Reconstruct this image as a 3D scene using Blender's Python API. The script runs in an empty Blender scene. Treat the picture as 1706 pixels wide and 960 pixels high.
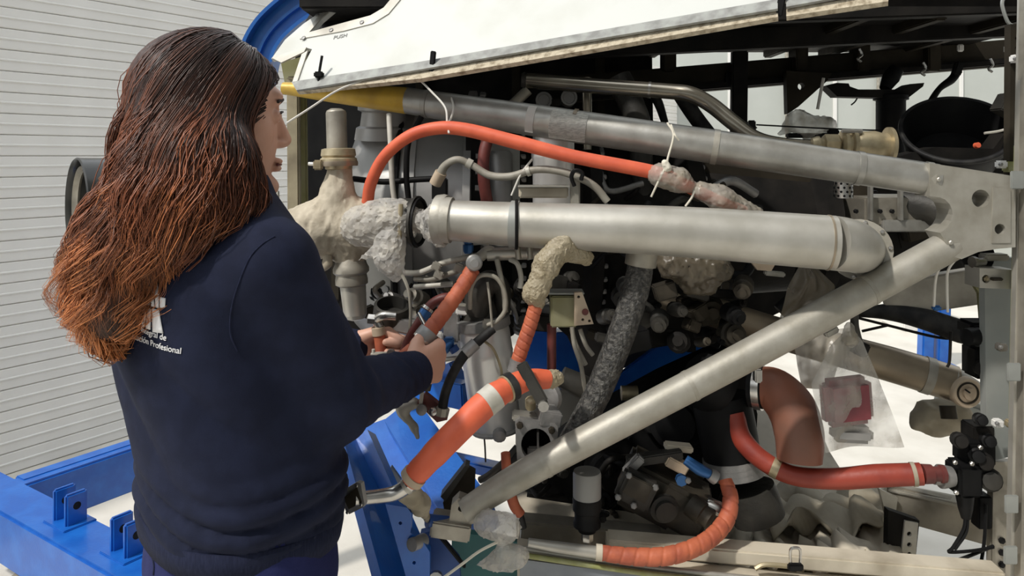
import bpy, bmesh, math, random
import numpy as np
from mathutils import Vector, Matrix
from mathutils.bvhtree import BVHTree
random.seed(7); RNG = np.random.default_rng(7)
S = bpy.context.scene; C = S.collection
# ---------------------------------------------------------------- camera / light
F = 1250.0; H = 1.5; HY = 260.0; CX = 853.0      # focal length in pixels, eye height, horizon row
cd = bpy.data.cameras.new('camera'); cam = bpy.data.objects.new('camera', cd); C.objects.link(cam)
cam.location = (0, 0, H); cam.rotation_euler = (math.pi/2, 0, 0)
cd.sensor_width = 36; cd.lens = F/1706*36; cd.shift_y = -(480-HY)/1706; cd.clip_start = .05
S.camera = cam
w = bpy.data.worlds.new('world'); S.world = w; w.use_nodes = True
w.node_tree.nodes['Background'].inputs[0].default_value = (.93, .97, 1, 1)
w.node_tree.nodes['Background'].inputs[1].default_value = 1.38
sl = bpy.data.lights.new('sun', 'SUN'); sl.energy = 3.0; sl.angle = math.radians(2.5); sl.color = (1, .95, .88)
sun = bpy.data.objects.new('sun', sl); C.objects.link(sun)
SUN = Vector((-.50, -.40, .77)).normalized()
sun.rotation_euler = SUN.to_track_quat('Z', 'Y').to_euler(); sun.location = (-3, -1, 5)
vs = S.view_settings; vs.view_transform = 'Standard'; vs.look = 'None'; vs.gamma = 1; vs.exposure = 0.0
vs.use_curve_mapping = False
# ---------------------------------------------------------------- helpers
def P(px, py, Y): return Vector(((px-CX)/F*Y, Y, H-(py-HY)/F*Y))
def PT(p): return p if isinstance(p, Vector) else P(*p)
MATS = {}
def pm(name, col, rough=.5, metal=0., col2=None, scale=18., bump=0., bscale=60., detail=4., lo=.4, hi=.65, coat=0., stretch=None, spec=.5, alpha=1., trans=0., attr=None, sss=0.):
    m = bpy.data.materials.new(name); m.use_nodes = True; MATS[name] = m
    nt = m.node_tree; b = nt.nodes['Principled BSDF']; L = nt.links.new
    b.inputs['Base Color'].default_value = (*col, 1); b.inputs['Roughness'].default_value = rough; b.inputs['Metallic'].default_value = metal
    b.inputs['Specular IOR Level'].default_value = spec
    if coat: b.inputs['Coat Weight'].default_value = coat
    if alpha < 1: b.inputs['Alpha'].default_value = alpha
    if sss: b.inputs['Subsurface Weight'].default_value = sss; b.inputs['Subsurface Radius'].default_value = (.012, .005, .003); b.inputs['Subsurface Scale'].default_value = 1
    tc = nt.nodes.new('ShaderNodeTexCoord'); out = tc.outputs['Object']
    if stretch:
        mp = nt.nodes.new('ShaderNodeMapping'); mp.inputs['Scale'].default_value = stretch; L(out, mp.inputs[0]); out = mp.outputs[0]
    if col2:
        n = nt.nodes.new('ShaderNodeTexNoise'); n.inputs['Scale'].default_value = scale; n.inputs['Detail'].default_value = detail; L(out, n.inputs['Vector'])
        r = nt.nodes.new('ShaderNodeValToRGB'); r.color_ramp.elements[0].position = lo; r.color_ramp.elements[1].position = hi
        r.color_ramp.elements[0].color = (*col, 1); r.color_ramp.elements[1].color = (*col2, 1); L(n.outputs['Fac'], r.inputs[0]); L(r.outputs[0], b.inputs['Base Color'])
    if attr:
        a = nt.nodes.new('ShaderNodeVertexColor'); a.layer_name = attr; L(a.outputs[0], b.inputs['Base Color'])
    if bump:
        n2 = nt.nodes.new('ShaderNodeTexNoise'); n2.inputs['Scale'].default_value = bscale; n2.inputs['Detail'].default_value = 5; L(out, n2.inputs['Vector'])
        bp = nt.nodes.new('ShaderNodeBump'); bp.inputs['Strength'].default_value = bump; bp.inputs['Distance'].default_value = .01; L(n2.outputs['Fac'], bp.inputs['Height']); L(bp.outputs[0], b.inputs['Normal'])
    if trans:   # thin film: see-through mixed with the film's own surface
        tb = nt.nodes.new('ShaderNodeBsdfTransparent'); mx = nt.nodes.new('ShaderNodeMixShader'); o = nt.nodes['Material Output']
        nz = nt.nodes.new('ShaderNodeTexNoise'); nz.inputs['Scale'].default_value = scale; nz.inputs['Detail'].default_value = 6; L(out, nz.inputs['Vector'])
        mr = nt.nodes.new('ShaderNodeMapRange'); mr.inputs[1].default_value = .35; mr.inputs[2].default_value = .7; mr.inputs[3].default_value = min(1, trans+.15); mr.inputs[4].default_value = max(0, trans-.3); L(nz.outputs['Fac'], mr.inputs[0])
        L(mr.outputs[0], mx.inputs[0]); L(b.outputs[0], mx.inputs[1]); L(tb.outputs[0], mx.inputs[2]); L(mx.outputs[0], o.inputs['Surface'])
    return m
def M(n): return MATS[n]
def props(o, label=None, cat=None, group=None, kind=None):
    for k, v in (('label', label), ('category', cat), ('group', group), ('kind', kind)):
        if v: o[k] = v
    return o
def thing(name, label, cat, loc, group=None):
    o = bpy.data.objects.new(name, None); C.objects.link(o); o.location = PT(loc); o.empty_display_size = .05
    return props(o, label, cat, group)
def wloc(o):
    v = Vector(o.location)
    while o.parent: o = o.parent; v = v + o.location
    return v
def mk(name, verts, faces, mat, parent=None, smooth=True, **kw):
    """one mesh object from world-space vertices; its origin is its own centre"""
    a = np.asarray([tuple(v) for v in verts] if not isinstance(verts, np.ndarray) else verts, dtype=np.float64)
    c = (a.min(0)+a.max(0))/2
    me = bpy.data.meshes.new(name); me.from_pydata((a-c).tolist(), [], faces if isinstance(faces, list) else faces.tolist())
    if smooth: me.polygons.foreach_set('use_smooth', [True]*len(me.polygons))
    if mat: me.materials.append(M(mat) if isinstance(mat, str) else mat)
    me.update()
    o = bpy.data.objects.new(name, me); C.objects.link(o)
    if parent is not None: o.parent = parent; o.location = Vector(c)-wloc(parent)
    else: o.location = c
    return props(o, **kw)
def frommb(name, bm, mat, parent=None, smooth=False, **kw):
    bmesh.ops.recalc_face_normals(bm, faces=bm.faces); bm.verts.index_update()
    v = [x.co.copy() for x in bm.verts]; f = [[q.index for q in p.verts] for p in bm.faces]; bm.free()
    o = mk(name, v, f, mat, parent, smooth, **kw); return o
def autosm(o, ang=35):
    me = o.data; me.polygons.foreach_set('use_smooth', [True]*len(me.polygons)); me.set_sharp_from_angle(angle=math.radians(ang)); return o
class Path:
    def __init__(s, pts, rad):
        s.p = pts; s.r = rad
        d = [0]
        for a, b in zip(pts, pts[1:]): d.append(d[-1]+(b-a).length)
        s.d = d; s.L = d[-1]
    def at(s, t):
        x = t*s.L
        for i in range(len(s.p)-1):
            if s.d[i+1] >= x or i == len(s.p)-2:
                k = (x-s.d[i])/max(1e-9, s.d[i+1]-s.d[i]); q = s.p[i].lerp(s.p[i+1], k)
                return q, (s.p[i+1]-s.p[i]).normalized(), s.r[i]+(s.r[i+1]-s.r[i])*k
def crom(pts, rad, sub):
    n = len(pts); op, orr = [], []
    for i in range(n-1):
        p0 = pts[i-1] if i else pts[0]*2-pts[1]; p1, p2 = pts[i], pts[i+1]; p3 = pts[i+2] if i+2 < n else pts[-1]*2-pts[-2]
        for k in range(sub):
            t = k/sub; t2, t3 = t*t, t*t*t
            op.append(.5*((2*p1)+(p2-p0)*t+(2*p0-5*p1+4*p2-p3)*t2+(3*p1-p0-3*p2+p3)*t3)); orr.append(rad[i]+(rad[i+1]-rad[i])*t)
    op.append(pts[-1]); orr.append(rad[-1]); return op, orr
def sweep(pts, rad, n=12, cap=True, fn=None):
    """tube around a polyline with parallel-transported frames; fn(i, a, s) scales the radius"""
    V, Fc = [], []; T0 = (pts[1]-pts[0]).normalized(); u = T0.orthogonal().normalized(); N = len(pts); s = 0
    for i, p in enumerate(pts):
        t = ((pts[min(i+1, N-1)]-pts[max(i-1, 0)])).normalized(); u = (u-t*u.dot(t)).normalized(); v = t.cross(u)
        if i: s += (p-pts[i-1]).length
        for j in range(n):
            a = 2*math.pi*j/n; r = rad[i]*(fn(i, a, s) if fn else 1); V.append(p+u*(math.cos(a)*r)+v*(math.sin(a)*r))
    for i in range(N-1):
        for j in range(n): a, b = i*n+j, i*n+(j+1) % n; Fc.append([a, b, b+n, a+n])
    if cap: Fc.append(list(range(n))[::-1]); Fc.append(list(range((N-1)*n, N*n)))
    return V, Fc
def tube(name, pts, rpx, mat, parent=None, n=12, sub=6, fn=None, cap=True, metric=False, **kw):
    """px points (px,py,Y) or Vectors; radius in pixels at that depth (or metres)"""
    q = [PT(p) for p in pts]
    rr = rpx if isinstance(rpx, (list, tuple)) else [rpx]*len(q)
    rr = [r if metric else r*p.y/F for r, p in zip(rr, q)]
    sp, sr = crom(q, rr, sub) if len(q) > 2 else ([q[0].lerp(q[1], k/sub) for k in range(sub+1)], [rr[0]+(rr[1]-rr[0])*k/sub for k in range(sub+1)])
    V, Fc = sweep(sp, sr, n, cap, fn)
    o = autosm(mk(name, V, Fc, mat, parent, **kw), 50); o_path = Path(sp, sr)
    return o, o_path
def band(name, path, t, w, thick, mat, parent, n=16, bulge=0):
    """clamp or ring around a tube at fraction t, w metres wide"""
    q, d, r = path.at(t); prof = [(-w/2, r*.9), (-w/2, r+thick), (-w*.3, r+thick+bulge), (w*.3, r+thick+bulge), (w/2, r+thick), (w/2, r*.9)]
    return lathe(name, q, d, prof, mat, parent, n)
def lathe(name, o, d, prof, mat, parent=None, n=24, arc=None, cap=True, **kw):
    """profile of (along, radius) turned about the axis through o along d"""
    o = PT(o); d = Vector(d).normalized(); u = d.orthogonal().normalized(); v = d.cross(u); V, Fc = [], []
    for (s, r) in prof:
        for j in range(n): a = 2*math.pi*j/n; V.append(o+d*s+u*(math.cos(a)*r)+v*(math.sin(a)*r))
    for i in range(len(prof)-1):
        for j in range(n): a, b = i*n+j, i*n+(j+1) % n; Fc.append([a, b, b+n, a+n])
    if cap: Fc.append(list(range(n))[::-1]); Fc.append(list(range((len(prof)-1)*n, len(prof)*n)))
    return autosm(mk(name, V, Fc, mat, parent, **kw), 40)
def box(name, c, size, mat, parent=None, rot=(0, 0, 0), bev=.003, axes=None, **kw):
    bm = bmesh.new(); bmesh.ops.create_cube(bm, size=1)
    bmesh.ops.scale(bm, vec=size, verts=bm.verts)
    if bev: bmesh.ops.bevel(bm, geom=list(bm.edges), offset=min(bev, min(size)*.3), segments=2, affect='EDGES')
    from mathutils import Euler
    R = axes if axes is not None else Euler(rot).to_matrix()
    for v in bm.verts: v.co = R @ v.co + PT(c)
    return autosm(frommb(name, bm, mat, parent, **kw), 40)
def beam(name, a, b, wid, hei, mat, parent=None, up=(0, 0, 1), bev=.004, **kw):
    """rectangular bar from a to b; hei along up"""
    a, b = PT(a), PT(b); x = (b-a).normalized(); z = Vector(up); z = (z-x*z.dot(x)).normalized(); y = z.cross(x)
    return box(name, (a+b)/2, ((b-a).length, wid, hei), mat, parent, bev=bev, axes=Matrix((x, y, z)).transposed(), **kw)
class Plane:
    def __init__(s, a, b, c): s.o = PT(a); s.n = (PT(b)-s.o).cross(PT(c)-s.o).normalized(); s.n = s.n if s.n.y < 0 else -s.n
    def at(s, px, py):
        d = P(px, py, 1)-Vector((0, 0, H)); k = (s.o-Vector((0, 0, H))).dot(s.n)/d.dot(s.n); return Vector((0, 0, H))+d*k
def YP(Y): return Plane((0, 0, Y), (900, 0, Y), (0, 900, Y))
def circ(px, py, r, n=20, ry=None): return [(px+r*math.cos(2*math.pi*k/n), py+(ry or r)*math.sin(2*math.pi*k/n)) for k in range(n)]
def plate(name, outer, plane, th, mat, parent=None, holes=(), bev=0, **kw):
    """outlined plate with real holes and thickness, standing in a plane of the place"""
    if isinstance(plane, (int, float)): plane = YP(plane)
    bm = bmesh.new(); edges = []
    for lp in [outer]+list(holes):
        vs_ = [bm.verts.new(plane.at(*p)) for p in lp]
        for i in range(len(vs_)): edges.append(bm.edges.new((vs_[i], vs_[(i+1) % len(vs_)])))
    bmesh.ops.triangle_fill(bm, use_beauty=True, edges=edges, normal=plane.n)
    fs = list(bm.faces); r = bmesh.ops.extrude_face_region(bm, geom=fs)
    for v in [g for g in r['geom'] if isinstance(g, bmesh.types.BMVert)]: v.co -= plane.n*th
    return frommb(name, bm, mat, parent, **kw)
def bolts(name, pts, r, h, d, mat, parent):
    me = None; d = Vector(d).normalized(); u = d.orthogonal().normalized(); v = d.cross(u)
    for p in pts:
        p = PT(p)
        if me is None:
            o = lathe(name, p, d, [(0, r), (h*.8, r), (h, r*.75)], mat, parent, 6); me = o.data; off = Vector(o.location)+(wloc(parent) if parent else Vector())-p
        else:
            o = bpy.data.objects.new(name, me); C.objects.link(o); o.parent = parent; o.location = p+off-wloc(parent)
def vnoise(x, y, z, seed=0):
    """cheap smooth noise, -1..1"""
    r = np.random.default_rng(seed); out = 0
    for k in range(5):
        q = r.normal(size=3); ph = r.uniform(0, 6.28, 3); q2 = r.normal(size=3)
        out = out+np.sin(x*q[0]*1.7+y*q[1]*1.7+z*q[2]*1.7+ph[0]+1.3*np.sin(x*q2[0]+y*q2[1]+z*q2[2]+ph[1]))
    return out/3.2
def snet(fn, lo, hi, h):
    """surface nets: mesh of fn < 0"""
    ax = [np.arange(lo[i]-h, hi[i]+2*h, h, dtype=np.float32) for i in range(3)]
    X, Y, Z = np.meshgrid(*ax, indexing='ij'); D = fn(X, Y, Z).astype(np.float32); n = D.shape; s = D < 0
    cs = (n[0]-1, n[1]-1, n[2]-1); cnt = np.zeros(cs, np.int8); pos = np.zeros(cs+(3,), np.float32); num = np.zeros(cs, np.int16)
    sl = lambda o: D[o[0]:n[0]-1+o[0], o[1]:n[1]-1+o[1], o[2]:n[2]-1+o[2]]
    for a in range(3):
        for o1 in (0, 1):
            for o2 in (0, 1):
                c0 = [0, 0, 0]; b, c = [q for q in range(3) if q != a]; c0[b] = o1; c0[c] = o2; c1 = list(c0); c1[a] = 1
                d0, d1 = sl(c0), sl(c1); x = (d0 < 0) != (d1 < 0); t = np.where(x, d0/np.where(x, d0-d1, 1), 0)
                num += x
                for q in range(3): pos[..., q] += np.where(x, c0[q]+(t if q == a else 0), 0)
    act = num > 0; idx = -np.ones(cs, np.int64); ids = np.argwhere(act); idx[act] = np.arange(len(ids))
    V = (pos[act]/num[act][:, None]+ids)*h+np.array([a[0] for a in ax])
    Fs = []
    for a in range(3):
        b, c = (a+1) % 3, (a+2) % 3
        d0 = np.moveaxis(s, (a, b, c), (0, 1, 2)); x = d0[:-1, 1:-1, 1:-1] != d0[1:, 1:-1, 1:-1]; I = np.argwhere(x)
        if not len(I): continue
        flip = d0[:-1, 1:-1, 1:-1][x]; m = np.moveaxis(idx, (a, b, c), (0, 1, 2)); i, j, k = I.T
        q = np.stack([m[i, j, k], m[i, j+1, k], m[i, j+1, k+1], m[i, j, k+1]], 1); q[~flip] = q[~flip][:, ::-1]; Fs.append(q)
    return V.astype(np.float64), np.concatenate(Fs)
def smin(a, b, k): h = np.clip(.5+.5*(b-a)/k, 0, 1); return b+(a-b)*h-k*h*(1-h)
def cone(X, Y, Z, a, b, ra, rb):
    a, b = np.array(PT(a)), np.array(PT(b)); d = b-a; L2 = d@d
    t = np.clip(((X-a[0])*d[0]+(Y-a[1])*d[1]+(Z-a[2])*d[2])/L2, 0, 1)
    return np.sqrt((X-a[0]-t*d[0])**2+(Y-a[1]-t*d[1])**2+(Z-a[2]-t*d[2])**2)-(ra+(rb-ra)*t)
def ell(X, Y, Z, c, r, ax=None):
    c = np.array(PT(c)); x, y, z = X-c[0], Y-c[1], Z-c[2]
    if ax is not None: x, y, z = [x*a[0]+y*a[1]+z*a[2] for a in ax]
    k0 = np.sqrt((x/r[0])**2+(y/r[1])**2+(z/r[2])**2)+1e-6; k1 = np.sqrt((x/r[0]**2)**2+(y/r[1]**2)**2+(z/r[2]**2)**2)+1e-6
    return k0*(k0-1)/k1
def sdfobj(name, fn, lo, hi, h, mat, parent=None, **kw):
    V, Q = snet(fn, lo, hi, h); return mk(name, V, Q, mat, parent, True, **kw)
def crumple(name, prims, mat, parent, h=.004, amp=.006, freq=60, k=.02, seed=1, **kw):
    facet = mat in ('film', 'bag', 'kraft', 'dustbag')
    if facet: h = h*(2.1 if mat == 'film' else 1.5)
    """soft crinkled body: smooth union of round cones (px pts, px radii) with folds"""
    cs = [(PT(a), PT(b), ra*PT(a).y/F, rb*PT(b).y/F) for a, b, ra, rb in prims]
    al = np.array([np.array(p)+s*r for a, b, ra, rb in cs for p, r in ((a, ra), (b, rb)) for s in (-1, 1)]); lo, hi = al.min(0)-amp*2, al.max(0)+amp*2
    def fn(X, Y, Z):
        d = None
        for a, b, ra, rb in cs: e = cone(X, Y, Z, a, b, ra, rb); d = e if d is None else smin(d, e, k)
        w_ = vnoise(X*freq, Y*freq, Z*freq, seed); w2 = vnoise(X*freq*2.3, Y*freq*2.3, Z*freq*2.3, seed+5)
        return d+amp*.75*(np.abs(w_)*1.1-.5)+amp*.18*(np.abs(w2)-.4)
    o = sdfobj(name, fn, lo, hi, h, mat, parent, **kw)
    if facet:
        me = o.data; n = len(me.vertices); a = np.empty(n*3); me.vertices.foreach_get('co', a); a += np.random.default_rng(seed).normal(0, h*.13, n*3); me.vertices.foreach_set('co', a)
        bm = bmesh.new(); bm.from_mesh(me); bmesh.ops.triangulate(bm, faces=bm.faces); bm.to_mesh(me); bm.free(); me.polygons.foreach_set('use_smooth', [mat not in ('kraft', 'film')]*len(me.polygons))
    return o
# ---------------------------------------------------------------- materials
pm('wall', (.84, .82, .78), .55, col2=(.80, .78, .74), scale=3)
pm('farwall', (.46, .48, .45), .8, col2=(.43, .45, .42), scale=2)
pm('floor', (.66, .63, .57), .6, col2=(.56, .53, .47), scale=3.5, bump=.08, bscale=80, detail=8)
pm('blue', (.007, .095, .42), .34, col2=(.012, .13, .50), scale=14, bump=.05, bscale=120, coat=.2)
pm('bluearc', (.010, .10, .38), .32, col2=(.02, .14, .45), scale=10, coat=.3)
pm('darkblue', (.01, .05, .2), .5, col2=(.02, .07, .25), scale=20)
pm('cowl', (.58, .59, .56), .5, col2=(.50, .50, .45), scale=7, bump=.03, bscale=30, detail=8, lo=.5, hi=.8)
pm('cowledge', (.33, .34, .32), .6, col2=(.2, .2, .19), scale=12, stretch=(3, 3, 3))
pm('cowlseal', (.55, .48, .36), .8, col2=(.25, .2, .13), scale=70, bump=.4, bscale=150, lo=.45, hi=.7)
pm('cream', (.62, .56, .45), .6, col2=(.36, .31, .23), scale=9, detail=8, lo=.45, hi=.75)
pm('alu', (.42, .41, .38), .42, .6, col2=(.26, .25, .22), scale=16, detail=8, bump=.04, bscale=90, lo=.35, hi=.7)
pm('alupale', (.52, .50, .45), .42, .55, col2=(.38, .36, .31), scale=14, detail=8, bump=.03, bscale=70, lo=.35, hi=.75)
pm('strut', (.42, .40, .35), .5, .4, col2=(.30, .28, .23), scale=20, detail=9, bump=.05, bscale=120, lo=.35, hi=.7)
pm('strutdark', (.26, .24, .20), .45, .5, col2=(.40, .37, .31), scale=14, detail=8, bump=.05, bscale=90)
pm('bronze', (.40, .33, .24), .38, .6, col2=(.28, .23, .17), scale=9, detail=6)
pm('steel', (.62, .60, .56), .25, .9, col2=(.45, .43, .40), scale=22)
pm('stainless', (.42, .38, .31), .24, .85, col2=(.30, .27, .22), scale=12, stretch=(1, 1, 1))
pm('brass', (.52, .44, .29), .4, .55, col2=(.36, .30, .19), scale=25, bump=.1)
pm('yellow', (.62, .40, .05), .45, .15, col2=(.42, .27, .05), scale=18, detail=8, bump=.08, lo=.45, hi=.75)
pm('olive', (.20, .19, .07), .55, .1, col2=(.28, .27, .16), scale=9)
pm('tanpost', (.30, .26, .17), .6, .1, col2=(.17, .14, .09), scale=14)
pm('casegrey', (.25, .25, .24), .42, .45, col2=(.34, .33, .32), scale=6, detail=6, bump=.05, bscale=50)
pm('casedark', (.036, .035, .032), .5, .3, spec=.3, col2=(.062, .058, .05), scale=10, bump=.15)
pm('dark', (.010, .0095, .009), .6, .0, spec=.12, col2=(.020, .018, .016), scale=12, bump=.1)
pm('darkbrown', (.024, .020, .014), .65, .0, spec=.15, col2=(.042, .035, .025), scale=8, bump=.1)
pm('black', (.006, .006, .0065), .55, spec=.15, col2=(.011, .011, .011), scale=16)
pm('rubber', (.012, .012, .013), .6, spec=.25, col2=(.035, .034, .032), scale=30, bump=.1)
pm('orange', (.72, .135, .06), .55, col2=(.60, .10, .045), scale=20, bump=.06, bscale=60)
pm('orangewrap', (.50, .13, .06), .62, col2=(.36, .085, .045), scale=28, bump=.15, bscale=90)
pm('redhose', (.30, .045, .025), .5, col2=(.22, .03, .02), scale=16, bump=.1)
pm('maroon', (.15, .035, .028), .5, col2=(.10, .022, .02), scale=20, bump=.1)
pm('ductorange', (.30, .10, .055), .5, col2=(.16, .08, .055), scale=5, lo=.35, hi=.7)
pm('braid', (.035, .034, .032), .5, .1, col2=(.11, .105, .095), scale=110, bump=.9, bscale=130, lo=.45, hi=.62)
pm('greyhose', (.33, .31, .26), .5, col2=(.24, .22, .18), scale=30)
pm('whitehose', (.58, .56, .50), .45, col2=(.42, .40, .34), scale=22)
pm('insul', (.50, .44, .34), .75, .05, col2=(.36, .31, .23), scale=22, detail=8, bump=.35, bscale=45)
pm('film', (.66, .64, .60), .45, col2=(.56, .52, .45), scale=30, bump=.3, bscale=40, trans=.5, spec=.35)
pm('bag', (.52, .49, .43), .3, col2=(.36, .32, .25), scale=26, bump=.5, bscale=30, trans=.45)
pm('clearbag', (.62, .60, .56), .22, col2=(.45, .42, .36), scale=18, bump=.5, bscale=26, trans=.66)
pm('kraft', (.42, .36, .25), .5, col2=(.28, .23, .14), scale=22, bump=.5, bscale=40, trans=.12)
pm('tan', (.40, .36, .28), .8, col2=(.28, .24, .17), scale=10)
pm('castgrey', (.22, .22, .215), .5, .5, col2=(.32, .31, .30), scale=25, bump=.15)
pm('pump', (.034, .030, .024), .55, .2, spec=.3, col2=(.065, .055, .04), scale=14, bump=.15)
pm('zinc', (.36, .37, .35), .45, .35, col2=(.28, .29, .27), scale=8)
pm('grgrey', (.23, .25, .24), .55, .1, col2=(.30, .31, .29), scale=6)
pm('green', (.28, .29, .10), .6, col2=(.36, .36, .2), scale=30)
pm('teal', (.02, .12, .12), .5, col2=(.03, .16, .15), scale=6)
pm('pangrey', (.20, .22, .25), .5, .1, col2=(.27, .29, .31), scale=10)
pm('label', (.68, .68, .64), .5, col2=(.50, .50, .47), scale=90, stretch=(1, 1, 6), lo=.5, hi=.52)
pm('white', (.75, .74, .71), .5); pm('print', (.82, .82, .83), .7); pm('greyprint', (.30, .30, .29), .7)
pm('bluefit', (.03, .12, .32), .35, .4); pm('purplebag', (.26, .05, .06), .45, col2=(.16, .035, .045), scale=14)
pm('red', (.35, .02, .02), .5); pm('wire', (.62, .60, .55), .4); pm('string', (.66, .62, .52), .8)
pm('pale', (.55, .45, .33), .6, col2=(.45, .35, .25), scale=12)
pm('bottle', (.28, .275, .26), .5)
pm('backwall', (.42, .43, .43), .8, col2=(.38, .39, .39), scale=2)
pm('polished', (.74, .73, .71), .3, .45, col2=(.62, .61, .59), scale=9)
pm('exhaust', (.035, .036, .036), .25, .4, col2=(.06, .058, .05), scale=5)
pm('dustbag', (.15, .125, .09), .35, col2=(.09, .075, .05), scale=20, bump=.6, bscale=30, trans=.2)
# ================================================================ the hangar
def setting(o): o['kind'] = 'structure'; return o
fl = setting(mk('floor', [(-9, -5, 0), (14, -5, 0), (14, 16, 0), (-9, 16, 0), (-9, -5, -.1), (14, -5, -.1), (14, 16, -.1), (-9, 16, -.1)], [[0, 1, 2, 3], [7, 6, 5, 4], [0, 4, 5, 1], [1, 5, 6, 2], [2, 6, 7, 3], [3, 7, 4, 0]], 'floor', smooth=False))
WD = Vector((.66, 1, 0)).normalized(); WN = Vector((WD.y, -WD.x, 0)); W0 = Vector((-2.39, 3.5, 0))
def wallp(t, out, z): return W0+WD*t+WN*out+Vector((0, 0, z))
ta, tb = -3.2, 8.6; WH = 2.7
wl = setting(mk('wall_left', [wallp(t, o, z) for t in (ta, tb) for o in (-.12, -.012) for z in (0, WH)], [[0, 1, 3, 2], [4, 6, 7, 5], [0, 4, 5, 1], [2, 3, 7, 6], [1, 5, 7, 3], [0, 2, 6, 4]], 'wall', smooth=False))
# ribbed sandwich panels: each strip is a piece of its own, lapped over the one below
prof = [(-.012, 0), (-.004, .0025), (0, .006), (0, .046), (.0045, .049), (.0045, .054), (0, .057), (0, .0955), (-.005, .0985), (-.012, .1)]
sv = [wallp(t, o, z) for t in (ta, tb) for o, z in prof]; k = len(prof)
st0 = mk('panel', sv, [[i, i+1, i+1+k, i+k] for i in range(k-1)]+[list(range(k))[::-1], list(range(k, 2*k))], 'wall', wl, smooth=False)
for i in range(1, 27):
    o = st0.copy(); C.objects.link(o); o.parent = wl; o.location = Vector(st0.location)+Vector((0, 0, .1*i))
ec = wallp(tb, 0, 0)
wf = setting(box('wall_far', Vector((5.6, ec.y+.1, 2.2)), (14, .16, 4.4), 'farwall', bev=0))
for x in (3.1, 4.6, 6.4, 8.2): box('panel_joint_trim', Vector((x, ec.y+.01, 2.2)), (.05, .03, 4.4), 'white', wf, bev=.004)
for x in (3.9, 5.2):
    tube('wall_pipe', [Vector((x, ec.y-.03, .02)), Vector((x, ec.y-.03, 3.9))], .025, 'greyhose', wf, n=8, metric=True)

wb = setting(box('shade_wall_back', Vector((2.5, -4.1, 2.6)), (23, .16, 5.2), 'backwall', bev=0))  # unseen wall behind the camera, added to block ambient light
wr = setting(box('wall_right', Vector((9.6, 3.4, 2.6)), (.16, 14.8, 5.2), 'backwall', bev=0))
ce = setting(box('shade_ceiling', Vector((5.2, -.5, 5.3)), (9.0, 7.2, .16), 'backwall', bev=0))  # unseen roof, added and cut short to hold back sky light
for y in (-2.5, -.5, 1.5): box('shade_ceiling_beam', Vector((5.2, y, 5.1)), (8.9, .14, .24), 'zinc', ce, bev=.01)
# ================================================================ nacelle: cowl, roof, bulkhead, lower pan
CP = Plane((490, 148, 1.75), (1310, 5, 1.40), (600, -120, 2.05))
t = thing('cowl_panel', 'white painted upper cowl panel raised above the engine, with a cut-out window', 'cowl', (490, 148, 1.75))
plate('skin', [(488, 140), (506, 108), (520, 82), (512, 80), (452, 98), (475, 66), (505, 40), (545, 12), (600, -22), (700, -75), (1640, -120), (1560, -43), (1310, -2), (900, 72), (700, 107)], CP, .012, 'cowl', t,
      holes=[[(516, 55), (535, 33), (560, 12), (590, -6), (660, -18), (655, -4), (640, 14), (618, 27), (570, 40)]])
plate('window_frame', [(500, 66), (530, 30), (556, 6), (590, -14), (680, -28), (668, 0), (648, 24), (622, 40), (572, 53)], CP, -.003, 'alupale', t,
      holes=[[(516, 55), (535, 33), (560, 12), (590, -6), (660, -18), (655, -4), (640, 14), (618, 27), (570, 40)]])
bolts('fastener', [CP.at(*p)+CP.n*.003 for p in ((507, 65), (553, 52), (604, 39), (530, 27))], .006, .003, CP.n, 'castgrey', t)
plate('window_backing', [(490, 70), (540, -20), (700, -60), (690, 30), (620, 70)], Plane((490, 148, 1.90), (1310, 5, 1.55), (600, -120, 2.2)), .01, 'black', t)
plate('edge_strip', [(488, 139), (700, 106), (900, 71), (1296, 2), (1296, 18), (900, 84), (700, 119), (496, 153)], CP, -.006, 'cowledge', t)
plate('edge_strip', [(1310, -2), (1470, -30), (1470, -14), (1310, 15)], CP, -.006, 'cowledge', t)
plate('seal_strip', [(494, 152), (700, 118), (900, 83), (1296, 16), (1296, 28), (900, 97), (700, 131), (500, 152)], Plane((490, 150, 1.752), (1310, 10, 1.402), (600, -115, 2.05)), .012, 'cowlseal', t)
plate('seal_strip', [(1310, 14), (1480, -12), (1480, 2), (1310, 27)], Plane((490, 150, 1.752), (1310, 10, 1.402), (600, -115, 2.05)), .012, 'cowlseal', t)
plate('corner_frame', [(454, 98), (512, 80), (508, 88), (470, 106)], CP, -.004, 'alupale', t)
plate('corner_frame', [(504, 92), (514, 86), (497, 136), (488, 140)], CP, -.004, 'alupale', t)
for px, py in ((723, 108), (1303, 8)):
    q = CP.at(px, py); beam('strap', q+CP.n*.012+Vector((.004, 0, .022)), q+CP.n*.012-Vector((.002, -.01, .028)), .014, .006, 'black', t, up=CP.n)
q = CP.at(536, 130); tube('hook_pin', [q+CP.n*.01+Vector((.006, 0, .045)), q+CP.n*.012, q+CP.n*.012+Vector((0, 0, -.02))], .0035, 'black', t, n=6, metric=True)
box('hook_base', q+CP.n*.012, (.022, .016, .014), 'black', t)
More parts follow.
